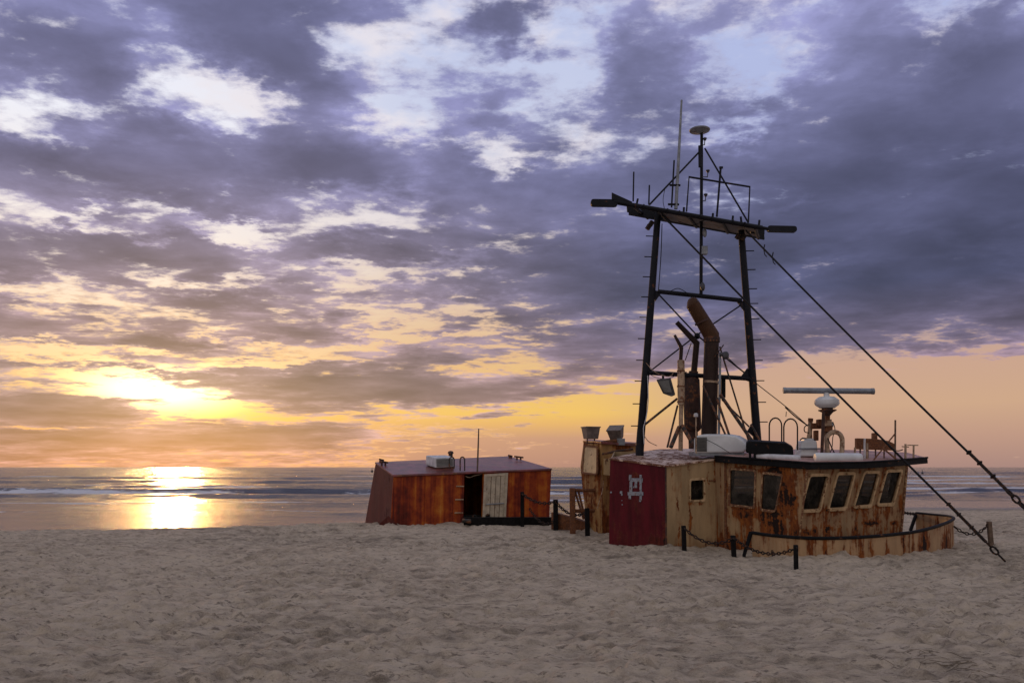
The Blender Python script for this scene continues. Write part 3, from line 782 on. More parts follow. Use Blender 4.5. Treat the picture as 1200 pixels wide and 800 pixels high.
MB().tube([at(1074, 601, 21.6), at(1067, 621, 21.4)], .045, 8).build('rim_end', 'black', hull, True)

# ---- rear superstructure behind the maroon cabin
D1, D2, D3 = at(684, 517, 22.6), at(706, 516, 21.9), at(745, 522, 22.6)
d_ = [at(684, 517, 22.6), at(680.3, 546, 22.5), at(682.5, 571, 22.4), at(685.5, 595, 22.2), at(692, 625, 22.1)]
rs = MB()
fr = d_+[at(722, 625, 21.9), at(719, 517, 21.9)]
M['rear_rust'] = painted('rear_cabin_paint', (.46, .27, .11), .88, .8, [], BR)
# two faces meeting at px 704
c_t, c_b = at(704.5, 518, 21.6), at(706, 626, 21.6)
rs.add(d_+[c_b, at(705, 585, 21.6), at(704.5, 557, 21.6), c_t] + [p+V((.9, 1.6, 0)) for p in d_], [(0, 1, 7, 8), (1, 2, 7), (2, 3, 6, 7), (3, 4, 5, 6), (0, 9, 10, 1), (1, 10, 11, 2), (2, 11, 12, 3), (3, 12, 13, 4)])
rs.extr([c_b, at(745, 626, 22.2), at(745, 519, 22.2), c_t], (.1, .6, 0))
rear = rs.build('rear_cabin', 'rear_rust', boat)
pn = (c_t-d_[1]).cross(c_t-d_[0]).normalized(); pn = pn if pn.y < 0 else -pn
def rpnl(pts, nm):
    q = roundpoly([onplane(x, y, d_[0], pn)+pn*.035 for x, y in pts], .08, 4)
    o = MB().extr(q, -pn*.03).build(nm, 'panel', rear, bevel=.01)
    MB().plate([p+pn*.02 for p in expand(q, .03)], [[p+pn*.02 for p in expand(q, -.03)]], -pn*.03).build('frame', 'rust', o)
rpnl([(686.5, 522.5), (701.5, 524), (701, 556), (684, 554)], 'boarded_window')
pn2 = (at(745, 519, 22.2)-c_t).cross(V((0, 0, 1))).normalized(); pn2 = pn2 if pn2.y < 0 else -pn2
q = [onplane(x, y, c_t, pn2)+pn2*.03 for x, y in ((707, 537), (716, 537), (716, 557), (707, 556))]
MB().extr(q, -pn2*.028).build('boarded_window', 'panel', rear)
rr_ = MB().extr([at(683, 516, 22.7), at(704.5, 517, 21.5), at(745, 520, 22.1), at(752, 518.5, 23.6), at(690, 514.5, 24)], (0, 0, -.06)).build('rear_roof', 'roofred', rear)
MB().tube([at(706, 532, 21.5), at(722, 528.5, 21.3), at(742, 526, 21.2)], .03, 8).build('pipe', 'darkrust', rear, True)
MB().tube(smoothpath([at(707, 563, 21.4), at(706, 575, 21.35), at(702, 588, 21.3), at(700, 596, 21.3)], 4), .012, 6).build('hose', 'tanpipe', rear, True)
def frustum(c, w0, d0, w1, d1, h, rz, rx):
    from mathutils import Euler
    m_ = Euler((rx, 0, rz)).to_matrix(); c = V(c)
    b = [c+m_ @ V((sx*w0/2, sy*d0/2, -h/2)) for sx, sy in ((-1, -1), (1, -1), (1, 1), (-1, 1))]
    t = [c+m_ @ V((sx*w1/2, sy*d1/2, h/2)) for sx, sy in ((-1, -1), (1, -1), (1, 1), (-1, 1))]
    return MB().hexa(b, t), m_
for (px, py, rz, rx, w0, w1) in ((692.3, 507.5, .35, 0, .33, .42), (722, 508, -.45, .45, .30, .40)):
    c = at(px, py, 22.0)
    b, m_ = frustum(c, w0, .26, w1, .34, .31, rz, rx)
    fl = b.build('floodlight', 'flood', boat, bevel=.012)
    MB().box(c+m_ @ V((0, 0, .165)), (w1*1.05, .36, .03), rz, rx).build('visor', 'flood', fl)
    fb_ = MB(); fb_.tube([c+V((-.10, 0, -.12)), c+V((-.10, 0, -.28))], .018, 6); fb_.tube([c+V((.10, 0, -.12)), c+V((.10, 0, -.28))], .018, 6); fb_.box(c+V((0, 0, -.26)), (.3, .12, .03), rz)
    fb_.build('bracket', 'darkrust', fl)
MB().pbox(723, 513.5, 732.5, 521.5, 21.8, .25).build('junction_box', 'grey', boat, bevel=.01)
MB().tube([at(706, 518.5, 21.8), at(723, 516, 21.8)], .05, 8).build('bracket', 'rust', boat, True)
# rusty rail frame left of the wreck
rfm = thing('rusty_rail', at(672, 612, 21.7), 'rusty welded pipe rail frame with slanting braces at the left end of the wreck', 'railing')
MB().box((at(670.5, 573, 21.7)+at(671.5, 626, 21.7))/2, (.15, .10, 1.25)).build('post', 'rust', rfm, bevel=.01)
MB().tube([at(668.5, 574, 21.7), at(700, 574.5, 21.9)], .045, 8).build('top_rail', 'rust', rfm, True)
MB().tube([at(671, 598.5, 21.7), at(699, 598, 21.9)], .05, 8).build('lower_rail', 'rust', rfm, True)
for a_ in (0, 4): MB().tube([at(674+a_, 576, 21.75), at(684+a_*.5, 608, 21.8)], .03, 8).build('brace', 'rust', rfm, True)
MB().extr([at(646, 600, 22.6), at(670, 606, 22.2), at(690, 613, 22), at(690, 622, 22), at(646, 620, 22.6)], (.1, .25, 0)).build('rusty_plate', 'rust', None)
tag(bpy.data.objects['rusty_plate'], 'jagged rusty steel plate sticking out of sand between the chain posts and the rail', 'scrap plate')

# ---- gantry mast
ML = [at(749.5, 540, 20.1), at(749.7, 526, 20.1), at(771, 250, 20.1)]
MR = [at(888.5, 535, 20.1), at(887.3, 515, 20.1), at(868.5, 270, 20.1)]
mast = MB().tube(ML, [.105, .105, .085], 14).build('gantry_leg', 'mastpaint', boat, True)
mastR = MB().tube(MR, [.105, .105, .085], 14).build('gantry_leg', 'mastpaint', boat, True)
def lp(a, b, t): return a*(1-t)+b*t
for py in (278, 303, 327, 351, 375, 400, 425, 449, 475, 500):
    t = (526-py)/(526-250.); p = lp(ML[1], ML[2], t)
    MB().tube([p+V((-.06, 0, 0)), p+V((-.27, -.02, .0))], .014, 6).build('rung', 'mastpaint', mast, True)
for py in (295, 317.6, 340.5, 358, 376, 400.5, 424.5, 448, 472.6, 495):
    t = (515-py)/(515-270.); p = lp(MR[1], MR[2], t)
    MB().tube([p+V((.06, 0, 0)), p+V((.29, -.02, .0))], .014, 6).build('rung', 'mastpaint', mastR, True)
MB().tube([at(771, 341.5, 20.1), at(869, 352, 20.1)], .058, 10).build('crossbar', 'mastpaint', boat, True)
MB().tube([at(758, 436.5, 20.1), at(879, 443.5, 20.1)], .058, 10).build('crossbar', 'mastpaint', boat, True)
for pts in ([(767, 340), (776, 342), (768, 353)], [(862, 351), (873, 353), (872, 364)], [(759, 428), (767, 438), (757, 440)], [(876, 431), (879, 447), (867, 443)], [(876, 505), (886, 488), (891, 505), (885, 513)]):
    MB().extr([at(x, y, 20.08) for x, y in pts], (0, .05, 0)).build('gusset', 'mastpaint', boat)
# platform: near beam (higher in the picture), far beam, deck between
nb = [at(719, 236.5, 19.55), at(893, 267, 19.55)]
fbm_ = [at(737, 251.5, 20.9), at(896, 280.5, 20.9)]
plat = MB().tube(nb, .060, 10).build('mast_platform', 'mastpaint', boat, True)
MB().extr([fbm_[0], fbm_[1], fbm_[1]+V((0, 0, .13)), fbm_[0]+V((0, 0, .12))], (0, .06, 0)).build('rear_beam', 'mastpaint', plat)
nx = (nb[1]-nb[0]).normalized()
def pl(t, s_, dz=0): return lp(lp(nb[0], nb[1], t), lp(fbm_[0], fbm_[1], t)+V((0, 0, .02)), s_)+V((0, 0, dz))
MB().extr([pl(.30, .02), pl(.95, .02), pl(.95, .98), pl(.30, .98)], (0, 0, .03)).build('deck_plate', 'platform_under', plat)
for t in (.14, .30, .50, .73, .955):
    MB().tube([pl(t, 0, -.03), pl(t, 1, -.02)], .045, 8).build('cross_beam', 'mastpaint', plat, True)
def bar(p0, p1, h, th):   # flat rounded wing at each end of the platform
    d = (p1-p0).normalized(); n_ = V((0, 1, 0)); up = d.cross(n_).normalized(); up = up if up.z > 0 else -up
    q = [p0-up*h, p1-up*h, p1+up*h, p0+up*h]
    return MB().extr(roundpoly(q, h*.9, 5), (0, th, 0))
bar(at(692.5, 237, 19.5), at(724, 237.5, 19.5), rp(4.3, 19.5), .12).build('wing', 'mastpaint', plat)
bar(at(900, 267.5, 19.6), at(934, 268.2, 19.6), rp(3.7, 19.5), .12).build('wing', 'mastpaint', plat)
MB().tube([at(888, 266, 19.6), at(904, 269, 19.65)], .045, 8).build('wing_arm', 'mastpaint', plat, True)
MB().extr([at(717, 225.5, 19.5), at(720, 227, 19.5), at(741, 236.5, 19.5), at(740, 240, 19.5), at(717, 235, 19.5)], (0, .06, 0)).build('fin', 'mastpaint', plat)
MB().extr([at(734.5, 241, 20.3), at(778, 250, 20.3), at(776, 258, 20.3), at(760, 256, 20.3), at(735, 248, 20.3)], (0, .05, 0)).build('side_plate', 'mastpaint', plat)
MB().extr([at(878, 265.5, 20.3), at(896, 267.5, 20.3), at(896, 274.5, 20.3), at(880, 273, 20.3)], (0, .05, 0)).build('side_plate', 'mastpaint', plat)
for (px, py) in ((763, 262), (760, 266), (865, 277), (871, 278)):
    MB().box(at(px, py, 19.9), (.10, .10, .14), .4, .3, .5).build('shackle', 'chain', plat)
for x0, y0, x1, y1 in ((746, 240, 747.5, 233), (801, 252, 801.5, 243), (835, 257, 835.5, 250), (858, 262, 859, 253), (889, 266, 890, 258), (869, 262, 868, 254)):
    MB().tube([at(x0, y0, 19.6), at(x1, y1, 19.6)], .028, 7).build('bracket', 'mastpaint', plat, True)
for t in (.2, .36, .44, .58, .66, .8, .88):
    MB().tube([pl(t, -.02, .0), pl(t+.008, -.02, .0)], .075, 8).build('beam_clamp', 'mastpaint', plat, True)
# topmast
tm = MB().tube([at(821.5, 345, 20.1), at(822.3, 153, 20.1)], [.045, .040], 10).build('topmast', 'mastpaint', boat, True)
MB().lathe(at(820, 156, 20.1), [(.03, -.02), (.05, .0), (.265, .06), (.275, .085), (.26, .10), (.02, .12)], 24).build('antenna_disc', 'grey', tm, True)
MB().tube([at(820, 171, 20.0), at(820.3, 196, 20.0)], .042, 8).build('upper_lamp_tube', 'mastpaint', tm, True)
for (px, py) in ((826, 163), (829.5, 200.5), (827, 228.5)):
    l_ = MB().tube([at(822.5, py+7, 20.05), at(px-.5, py+7, 20.05), at(px, py+1, 20.05)], .012, 6)
    l_.lathe(at(px, py, 20.05), [(.02, -.05), (.05, -.0), (.055, .02), (.02, .04)], 10)
    l_.build('mast_lamp', 'horn', tm, True)
MB().pbox(822.5, 288, 829.5, 297.5, 20.0, .14).build('control_box', 'grey', tm, bevel=.01)
MB().lathe(at(826, 277, 20.0), [(.02, -.02), (.05, .02), (.055, .14), (.03, .2)], 10).build('insulator', 'grey', tm, True)
MB().lathe(at(823.5, 338, 20.0), [(.03, -.06), (.06, 0), (.06, .1), (.02, .16)], 10).build('hanging_lamp', 'horn', tm, True)
MB().tube([at(792, 245, 19.8), at(795.5, 180, 19.8), at(798.8, 117.5, 19.8)], [.046, .038, .026], 10).build('whip_antenna', 'grey', boat, True)['label'] = 'tall pale whip antenna'
for a_, b_, r_ in (((787, 243), (790, 188), .022), ((742, 236), (742.7, 201.5), .020), ((760.3, 240), (761, 217), .020), ((840, 254), (844.7, 196), .027)):
    o = MB().tube([at(*a_, 19.75), at(*b_, 19.75)], r_, 8).build('rod_antenna', 'mastpaint', boat, True)
MB().box(at(845, 196.5, 19.75), (.09, .05, .05)).build('antenna_tip', 'mastpaint', boat)
for (x0, x1, y) in ((785, 797, 217), (783, 795.5, 239.5)):
    MB().tube([at(x0, y, 19.75), at(x1, y+.2, 19.8)], .030, 8).build('antenna_clamp', 'black', boat, True)
for a_, b_, r_ in (((820.5, 177), (761, 240), .024), ((826, 174), (877, 261), .024)):
    MB().tube([at(*a_, 20.05), at(*b_, 19.7)], r_, 8).build('stay', 'mastpaint', boat, True)
fr = MB().tube([at(804.5, 248, 19.6), at(807.5, 207.5, 19.6), at(878.7, 219, 19.6), at(877, 261, 19.6)], .021, 8)
fr.build('guard_frame', 'mastpaint', boat, True)
# wire runs on the mast
def wire(pts, r=.008, mat='cable', parent=None, name='wire'):
    return MB().tube(smoothpath([at(*q) for q in pts], 5), r, 5).build(name, mat, parent or boat, True)
wire([(775.8, 262, 19.98), (774.5, 300, 19.98), (771.5, 342, 19.98)], .012)
wire([(757, 425, 19.9), (768, 436, 19.8), (783, 441, 19.8), (789, 437, 19.8)], .010, 'tanpipe')
wire([(760, 433, 19.9), (764, 440, 19.85), (778, 444, 19.8), (790, 441, 19.8)], .008)
wire([(759, 440, 19.95), (759.5, 470, 19.95), (757, 490, 19.95), (754, 502, 19.95), (755, 520, 19.95)], .012, 'whitedirty')
wire([(755, 510, 20), (760, 517, 19.9), (770, 522, 19.8)], .010, 'tanpipe')
wire([(794, 259, 19.7), (812, 264, 19.7), (826, 258, 19.7), (845, 262, 19.7)], .008)
wire([(786, 341, 19.98), (795, 338, 19.98), (806, 344, 19.98), (812, 350, 19.95), (818, 346, 19.98)], .010)
wire([(779, 222, 19.7), (777, 235, 19.7), (779, 246, 19.7)], .008)
# X bracing
hub = (816.5, 392.5)
for a_, b_ in (((772, 345), hub), ((869, 357), hub), (hub, (759, 437)), (hub, (878, 441))):
    MB().tube([at(*a_, 20.15), at(*b_, 20.35)], .020, 6).build('brace', 'mastpaint', boat, True)
MB().lathe(at(817, 394, 20.3), [(.03, -.07), (.075, -.03), (.075, .05), (.03, .09)], 10).build('brace_hub', 'mastpaint', boat, True)

# ---- exhaust pipes
def bentpipe(name, pts, rads, mat, lab=None, Y=20.0, seg=16):
    o = MB().tube([at(x, y, Y) for x, y in pts], [rp(r_, Y) for r_ in rads], seg).build(name, mat, boat, True)
    if lab: o['label'] = lab
    return o
M['hotpipe'] = painted('scorched_exhaust_paint', (.035, .020, .017), .50, .5, [(at(825, 385, 20), .35, .5, .25)], BR, rust_cols=[(.25, (.022, .012, .011)), (.5, (.05, .022, .015)), (.7, (.10, .042, .022)), (.85, (.16, .07, .035))])
M['hotcap'] = painted('rusty_exhaust_cowl', (.085, .040, .022), .55, .5, [], BR, rust_cols=[(.25, (.04, .02, .014)), (.5, (.09, .042, .022)), (.7, (.15, .07, .035)), (.85, (.22, .11, .055))])
YE = 19.75
bigp = bentpipe('exhaust_pipe', [(830.5, 522), (834, 396)], [9.2, 8.6], 'hotpipe', 'widest exhaust pipe, dark brown', YE)
MB().tube([at(834, 399, YE), at(834.3, 394, YE), at(811.5, 356, YE-.15)], [rp(8.8, YE), rp(8.9, YE), rp(8.2, YE)], 16).build('exhaust_cowl', 'hotcap', bigp, True)
MB().tube([at(834, 401, YE), at(834, 395, YE)], rp(9.6, YE), 16).build('collar', 'darkrust', bigp, True)
MB().tube([at(833.4, 449, YE), at(833.5, 446.5, YE)], rp(9.7, YE), 16).build('collar', 'tanpipe', bigp, True)
MB().tube([at(822, 376, YE-.1), at(825, 374, YE-.1)], rp(8.6, YE), 14)
cdir = (at(811.5, 356, YE-.15)-at(834.3, 394, YE)).normalized(); lipc = at(811.5, 356, YE-.15)
sidev = cdir.cross(V((0, 1, 0))).normalized(); sidev = sidev if sidev.x < 0 else -sidev
MB().tube([lipc-cdir*.002, lipc+cdir*.05+sidev*.01, lipc+cdir*.09+sidev*.03, lipc+cdir*.12+sidev*.05], [rp(8.2, YE), rp(7.6, YE), rp(5.8, YE), rp(3.0, YE)], 16).build('lip', 'hotcap', bigp, True)
MB().tube([at(822, 376, YE-.1), at(823, 378, YE-.1)], rp(8.9, YE), 16).build('collar', 'darkrust', bigp, True)
p2 = bentpipe('exhaust_pipe', [(813, 438), (816.3, 402), (793, 377.5)], [3.7, 3.6, 2.8], 'hotpipe', 'slim bent exhaust pipe above the drum silencer', 20.2)
MB().tube([at(812.5, 440, 20.2), at(812.7, 435, 20.2)], rp(5.6, 20), 12).build('flange', 'darkrust', p2, True)
MB().lathe(at(812, 506, 20.25), [(.12, -.42), (.12, 0), (.19, .05), (.215, .10), (.215, 1.32), (.17, 1.40), (.05, 1.43)], 18).build('silencer_drum', 'darkrust', boat, True)
p3 = bentpipe('exhaust_pipe', [(797.5, 424), (798.5, 407.5), (790.5, 392.5)], [2.2, 2.3, 1.6], 'hotpipe', 'thinnest bent exhaust pipe on the tan riser', 19.6)
MB().tube([at(798.3, 474, 19.6), at(798, 422, 19.6)], rp(4.3, 19.6), 12).build('riser_shroud', 'tanpipe', p3, True)
MB().tube([at(797.5, 528, 19.6), at(798.2, 474, 19.6)], rp(2.6, 19.6), 10).build('riser', 'tanpipe', p3, True)
for y in (434, 452, 470): MB().tube([at(798, y, 19.6), at(798, y+1.4, 19.6)], rp(4.8, 19.6), 12).build('collar', 'rust', p3, True)
for a_, b_, r_, Y0 in (((796, 500), (786, 524), .05, 19.5), ((799, 498), (812, 520), .05, 19.4), ((793.5, 467), (756, 497), .030, 19.9), ((794, 475), (782, 524), .025, 19.8),
                   ((843.5, 406), (878, 519), .022, 19.6), ((844, 462), (883, 519), .042, 19.4), ((846, 468), (878, 500), .020, 19.7), ((824, 452), (851, 511), .026, 19.4), ((840, 466), (855, 511), .030, 19.4), ((836, 420), (848, 404), .015, 19.6),
                   ((803, 422), (810, 402), .012, 19.9), ((799, 440), (804, 436), .02, 19.7), ((880, 497), (893, 521), .03, 19.6)):
    MB().tube([at(*a_, Y0), at(*b_, Y0-.2)], r_, 8).build('stay', 'blackrust', boat, True)
MB().tube([at(842.3, 514, 19.5), at(844, 413, 19.5)], .032, 10).build('grey_pole', 'grey', boat, True)
h_ = MB().tube([at(843.5, 415, 19.45), at(848.5, 415, 19.4)], .05, 10); h_.lathe(at(850.5, 420, 19.4), [(.03, -.02), (.075, .02), (.085, .10), (.06, .16), (.02, .18)], 12)
h_.build('horn', 'horn', boat, True)
MB().pbox(845.5, 442, 850.5, 466, 20.2, .18).build('junction_box', 'black', boat, bevel=.015)
# hanging lamp left of the exhausts
fl = MB().extr([at(769, 444.5, 19.7), at(786, 442.5, 19.6), at(791.5, 462.5, 19.6), at(787, 464.5, 19.6), at(777, 461, 19.7)], (.04, .22, .02)).build('deck_lamp', 'horn', boat, bevel=.02)
MB().extr([at(771.5, 446.5, 19.66), at(783.5, 445, 19.57), at(787.5, 459.5, 19.57), at(778.5, 459.5, 19.65)], (0, .02, 0)).build('lens', 'louver', fl)
MB().tube([at(777, 444, 19.8), at(777, 438, 20)], .03, 8).build('bracket', 'black', fl, True)
wire([(852, 418, 19.4), (880, 444, 19.2), (923, 478, 19), (948, 500, 18.9)], .011)
wire([(920, 477, 19), (932, 488, 19), (947, 499, 18.95)], .016, 'chain')
wire([(921.5, 482, 19), (921, 488, 19)], .009)

# ---- gear on the roofs
def z6(x, y): return (880+x/6.0, 440+y/6.0)
# rooftop air conditioner
acp = [at(813, 530.5, 18.8), at(813, 514, 18.8), at(816, 510.5, 18.8), at(822, 509, 18.8), at(850, 509, 18.8), at(862, 511, 18.8), at(870, 515.5, 18.8), at(874.5, 521, 18.8), at(874.5, 527, 18.8), at(870, 530, 18.8)]
ac = MB().extr(acp, (.35, .85, .05)).build('air_conditioner', 'white', boat, bevel=.035); ac['label'] = 'white rounded rooftop air conditioner'
lv = MB()
for i in range(9): lv.box(at(821.5, 513.5+i*1.8, 18.77), (.26, .02, .022), 0, .3)
lv.build('louver', 'louver', ac)
MB().pbox(814.5, 512, 828.5, 529, 18.79, .02).build('vent_panel', 'louver', ac)
MB().pbox(815, 529, 872, 533.5, 18.85, .7).build('base', 'grey', ac)
wire([(828, 515, 18.72), (840, 521, 18.7), (856, 531, 18.7)], .007, 'cable', None)
MB().tube([at(815.8, 531, 18.5), at(815.6, 488, 18.5)], .016, 8).build('short_antenna', 'tanpipe', boat, True)
MB().lathe(at(815.6, 488, 18.5), [(.015, -.02), (.05, .0), (.05, .06), (.03, .08)], 10).build('antenna_cap', 'whitedirty', boat, True)
# black locker bench
bn = MB().extr([at(874, 530, 18.0), at(874.5, 519, 18.0), at(878, 516.5, 18.0), at(921, 519, 17.9), at(929.5, 524, 17.9), at(930, 533.5, 17.9), at(880, 531.5, 18.0)], (.12, .42, .05)).build('locker', 'black', boat, bevel=.02)
for x in (879, 884.5, 917.5): MB().tube([at(x, 530, 18.0), at(x, 543 if x > 900 else 539, 18.0)], .028, 8).build('locker_leg', 'black', bn, True)
def hoop(x0, x1, yt, yb0, yb1, Y, r_=.017, parent=None, mat='black', name='hoop'):
    pts = [at(x0, yb0, Y)]+[at((x0+x1)/2-(x1-x0)/2*math.cos(t), yt+(x1-x0)*.62*(1-math.sin(t)), Y) for t in np.linspace(.0, math.pi, 9)]+[at(x1, yb1, Y)]
    return MB().tube(pts, r_, 8).build(name, mat, parent or boat, True)
hoop(901.5, 916, 489.5, 520, 521, 18.9, name='ladder_hoop'); hoop(918.5, 934.5, 490.5, 523, 527, 18.6, name='ladder_hoop')
# white tube canisters lying on the roof
MB().tube([at(884, 534.5, 18.1), at(938, 537, 17.7)], rp(3.8, 18), 14).build('white_tube', 'whitedirty', boat, True)
MB().tube([at(955, 536, 17.7), at(957, 536, 17.7), at(1007, 536.3, 18.1), at(1009.5, 536.3, 18.1)], [rp(4.5, 17.9), rp(5.6, 17.9), rp(5.6, 17.9), rp(4.7, 17.9)], 16).build('white_tube', 'white', boat, True)
rc_ = MB().hexa([at(937.5, 534.5, 18.6), at(959.5, 534.5, 18.6), at(959.5, 534.5, 18.6)+V((0, .42, 0)), at(937.5, 534.5, 18.6)+V((0, .42, 0))],
          [at(939.5, 516, 18.65), at(957.5, 516, 18.65), at(957.5, 516, 18.65)+V((0, .34, 0)), at(939.5, 516, 18.65)+V((0, .34, 0))])
o = rc_.build('raft_canister', 'white', boat, bevel=.035); o['label'] = 'white moulded container beside the radar post'
MB().pbox(943, 513.5, 954, 517, 18.7, .25).build('lid', 'white', o, bevel=.02)
MB().tube([at(936, 525.5, 18.58), at(961, 525.5, 18.58)], .02, 6).build('strap', 'grey', o, True)
MB().tube([at(937.5, 515.5, 18.6), at(940.5, 513, 18.6), at(945, 513.5, 18.6)], .014, 6).build('handle', 'black', o, True)
# radar
rd = MB().tube([at(962.7, 543.5, 18.2), at(965.2, 481, 18.2)], .038, 10).build('radar_post', 'darkrust', boat, True)
MB().lathe(at(969.5, 480, 18.3), [(.17, .04), (.19, .06), (.25, .10), (.275, .14), (.27, .22), (.17, .295), (.07, .31), (.06, .42)], 24).build('radar_pedestal', 'white', rd, True)
MB().lathe(at(969.5, 480, 18.3), [(.05, -.14), (.12, -.06), (.20, -.02), (.20, .0), (.12, .01), (.13, .05)], 16).build('radar_bracket', 'darkrust', rd, True)
ra, rb_ = at(918.3, 457.3, 18.5), at(1023.8, 458.3, 18.1)
dr = (rb_-ra).normalized(); up_ = V((0, 0, 1)); fw = dr.cross(up_).normalized()
cs = []
for j in range(10):
    a_ = 2*math.pi*j/10; cs.append(fw*.10*math.cos(a_)+up_*(.068*math.sin(a_)))
sc_ = MB(); n_ = 10
sc_.add([ra+c for c in cs]+[rb_+c for c in cs], [tuple(range(9, -1, -1)), tuple(range(10, 20))]+[(j, (j+1) % 10, 10+(j+1) % 10, 10+j) for j in range(10)])
sc_.build('radar_scanner', 'grey', rd, True)['label'] = 'long grey radar scanner bar'
for e_, d2 in ((ra, 1), (rb_, -1)):
    MB().add([e_+c*1.08-dr*.01*d2 for c in cs]+[e_+c*1.08+dr*.05*d2 for c in cs], [tuple(range(9, -1, -1)), tuple(range(10, 20))]+[(j, (j+1) % 10, 10+(j+1) % 10, 10+j) for j in range(10)]).build('end_cap', 'grey', rd, True)
# rusty winch/pipe cluster beside the radar post
cl = MB().tube([at(948.5, 514, 18.8), at(949, 507, 18.8), at(950, 490.5, 18.8)], [.07, .055, .05], 10).build('vent_pipe', 'tanpipe', boat, True)
MB().tube([at(949.8, 493.5, 18.8), at(950, 490, 18.8)], .06, 10).build('vent_cap', 'rust', cl, True)
MB().pbox(951, 495.5, 964, 502, 18.7, .2).build('rusty_bracket', 'rust', boat, bevel=.01)
MB().pbox(955, 504, 959.5, 516, 18.75, .12).build('rusty_bracket', 'rust', boat, bevel=.01)
MB().tube(smoothpath([at(948, 497, 18.75), at(943, 500, 18.75), at(943, 505.5, 18.75), at(948, 507, 18.75)], 5), .012, 6).build('cable_loop', 'black', boat, True)
for i, (x0, y0, x1, y1, m_) in enumerate(((968, 484, 973, 492, 'rust'), (966, 491, 975, 499, 'tanpipe'), (968, 498, 976, 506, 'rust'), (969, 482, 971, 540, 'darkrust'), (973.5, 494, 977, 500, 'grey'), (959, 491, 963, 499, 'rust'))):
    MB().pbox(x0, y0, x1, y1, 18.45+.03*i, .16).build('motor_housing', m_, boat, bevel=.012)
wire([(976, 494, 18.4), (978.5, 503, 18.4), (976, 512, 18.4), (975, 524, 18.4), (972, 532, 18.4)], .010)
wire([(970, 513, 18.2), (976, 527, 18.2), (985, 543, 18.0)], .014)
gn = [at(970, 530, 18.3), at(968.8, 518, 18.3), at(969.5, 511.5, 18.3), at(973, 507.5, 18.3), at(978, 506, 18.3), at(983, 507.5, 18.3), at(986, 511.5, 18.3), at(987, 518, 18.3), at(986, 541, 18.2)]
MB().tube(smoothpath(gn, 4), rp(2.7, 18.3), 12).build('gooseneck_vent', 'tanpipe', boat, True)
# rusty plate rack, posts and sticks at the right end of the roof
rk = MB().extr([at(1004, 526, 18.9), at(1004, 513.2, 18.9), at(1026, 513.8, 18.9), at(1042, 516.5, 18.9), at(1049, 520, 18.9), at(1048, 527.5, 18.9)], (0, .12, 0)).build('rusty_rack', 'rust', boat, bevel=.008)
MB().pbox(1023.5, 507, 1028.5, 514.5, 18.95, .12).build('knob', 'rust', rk, bevel=.01)
for x in (1008, 1017, 1026, 1036): MB().tube([at(x, 525, 19), at(x, 541, 18.6)], .018, 6).build('leg', 'darkrust', rk, True)
for x, y0, y1, r_, m_ in ((1001.7, 524, 542.5, .025, 'tanpipe'), (1013, 513.5, 542, .024, 'whitedirty'), (1016, 519, 542, .026, 'tanpipe'), (1049, 492, 537, .021, 'greywood'), (1061, 520, 537, .026, 'tanpipe'), (1070.5, 521, 536, .022, 'tanpipe')):
    MB().tube([at(x, y1, 18.5), at(x+.2, y0, 18.5)], r_, 8).build('roof_post', m_, boat, True)
MB().tube([at(1063.5, 521.3, 18.5), at(1076, 521.5, 18.5)], .014, 6).build('crossbar', 'tanpipe', boat, True)
MB().tube([at(1057, 523, 18.5), at(1065, 523.5, 18.5)], .014, 6).build('crossbar', 'tanpipe', boat, True)
MB().tube([at(1048.5, 508.5, 18.5), at(1022, 541, 18.1)], .016, 6).build('strut', 'rust', boat, True)
MB().tube([at(1036, 526, 18.6), at(1053, 540, 18.3)], .020, 6).build('strut', 'rust', boat, True)
wire([(1045, 526, 18.6), (1052, 528, 18.6), (1058, 526.5, 18.6)], .012)

# ================================================================== chained posts
def post(px, pyt, pyb, Y, label, mat='wood', w_=.10, lean=0):
    t_ = at(px, pyt, Y); zb = terr1(t_.x, t_.y)-.35
    m_ = MB().hexa([V((t_.x+sx*w_/2-lean, t_.y+sy*w_/2, zb)) for sx, sy in ((-1, -1), (1, -1), (1, 1), (-1, 1))],
                   [V((t_.x+sx*w_/2, t_.y+sy*w_/2, t_.z)) for sx, sy in ((-1, -1), (1, -1), (1, 1), (-1, 1))])
    o = m_.build('chain_post', mat, None, bevel=.012, origin=V((t_.x, t_.y, zb+.35)))
    return tag(o, label, 'post', 'posts carrying the chain round the wreck'), t_
P1 = post(612, 576, 615, 23.4, 'black square post in front of the rust-streaked cabin, right of its cream door', w_=.11)[1]
P2 = post(651, 585, 620, 22.4, 'short black post between the rust-streaked cabin and the rusty pipe rail', w_=.13)[1]
P3 = post(688, 595, 622, 21.2, 'short black post just left of the maroon wall', w_=.12)[1]
P4 = post(801, 615.5, 644, 17.8, 'black post in front of the cream cabin wall, right of the maroon corner', w_=.092)[1]
P5 = post(859, 627, 650, 17.0, 'short black post between cabin wall and bow plating, middle of the near chain', w_=.092)[1]
P6 = post(932.5, 638, 667, 15.3, 'nearest black post, standing in open sand before the curved bow plating', w_=.075, lean=.03)[1]
P7 = post(1159, 610.5, 636, 19.6, 'brown weathered wooden post right of the bow, on open sand', 'greywood', w_=.095)[1]
def chain(a, b, sag, label, link=.055, r=.011):
    L = (b-a).length; n_ = max(6, int(L/(link*1.35)))
    pts = [lp(a, b, i/n_)+V((0, 0, -sag*4*(i/n_)*(1-i/n_))) for i in range(n_+1)]
    m_ = MB()
    for i in range(n_):
        d = (pts[i+1]-pts[i]).normalized(); s1 = d.cross(V((0, 0, 1))).normalized(); nn = s1 if i % 2 else s1.cross(d)
        m_.torus((pts[i]+pts[i+1])/2, nn, link*.5, r, 8, 5, 1.55, d)
    o = m_.build('chain', 'chain', None, True); return tag(o, label, 'chain', 'chains strung between the posts')
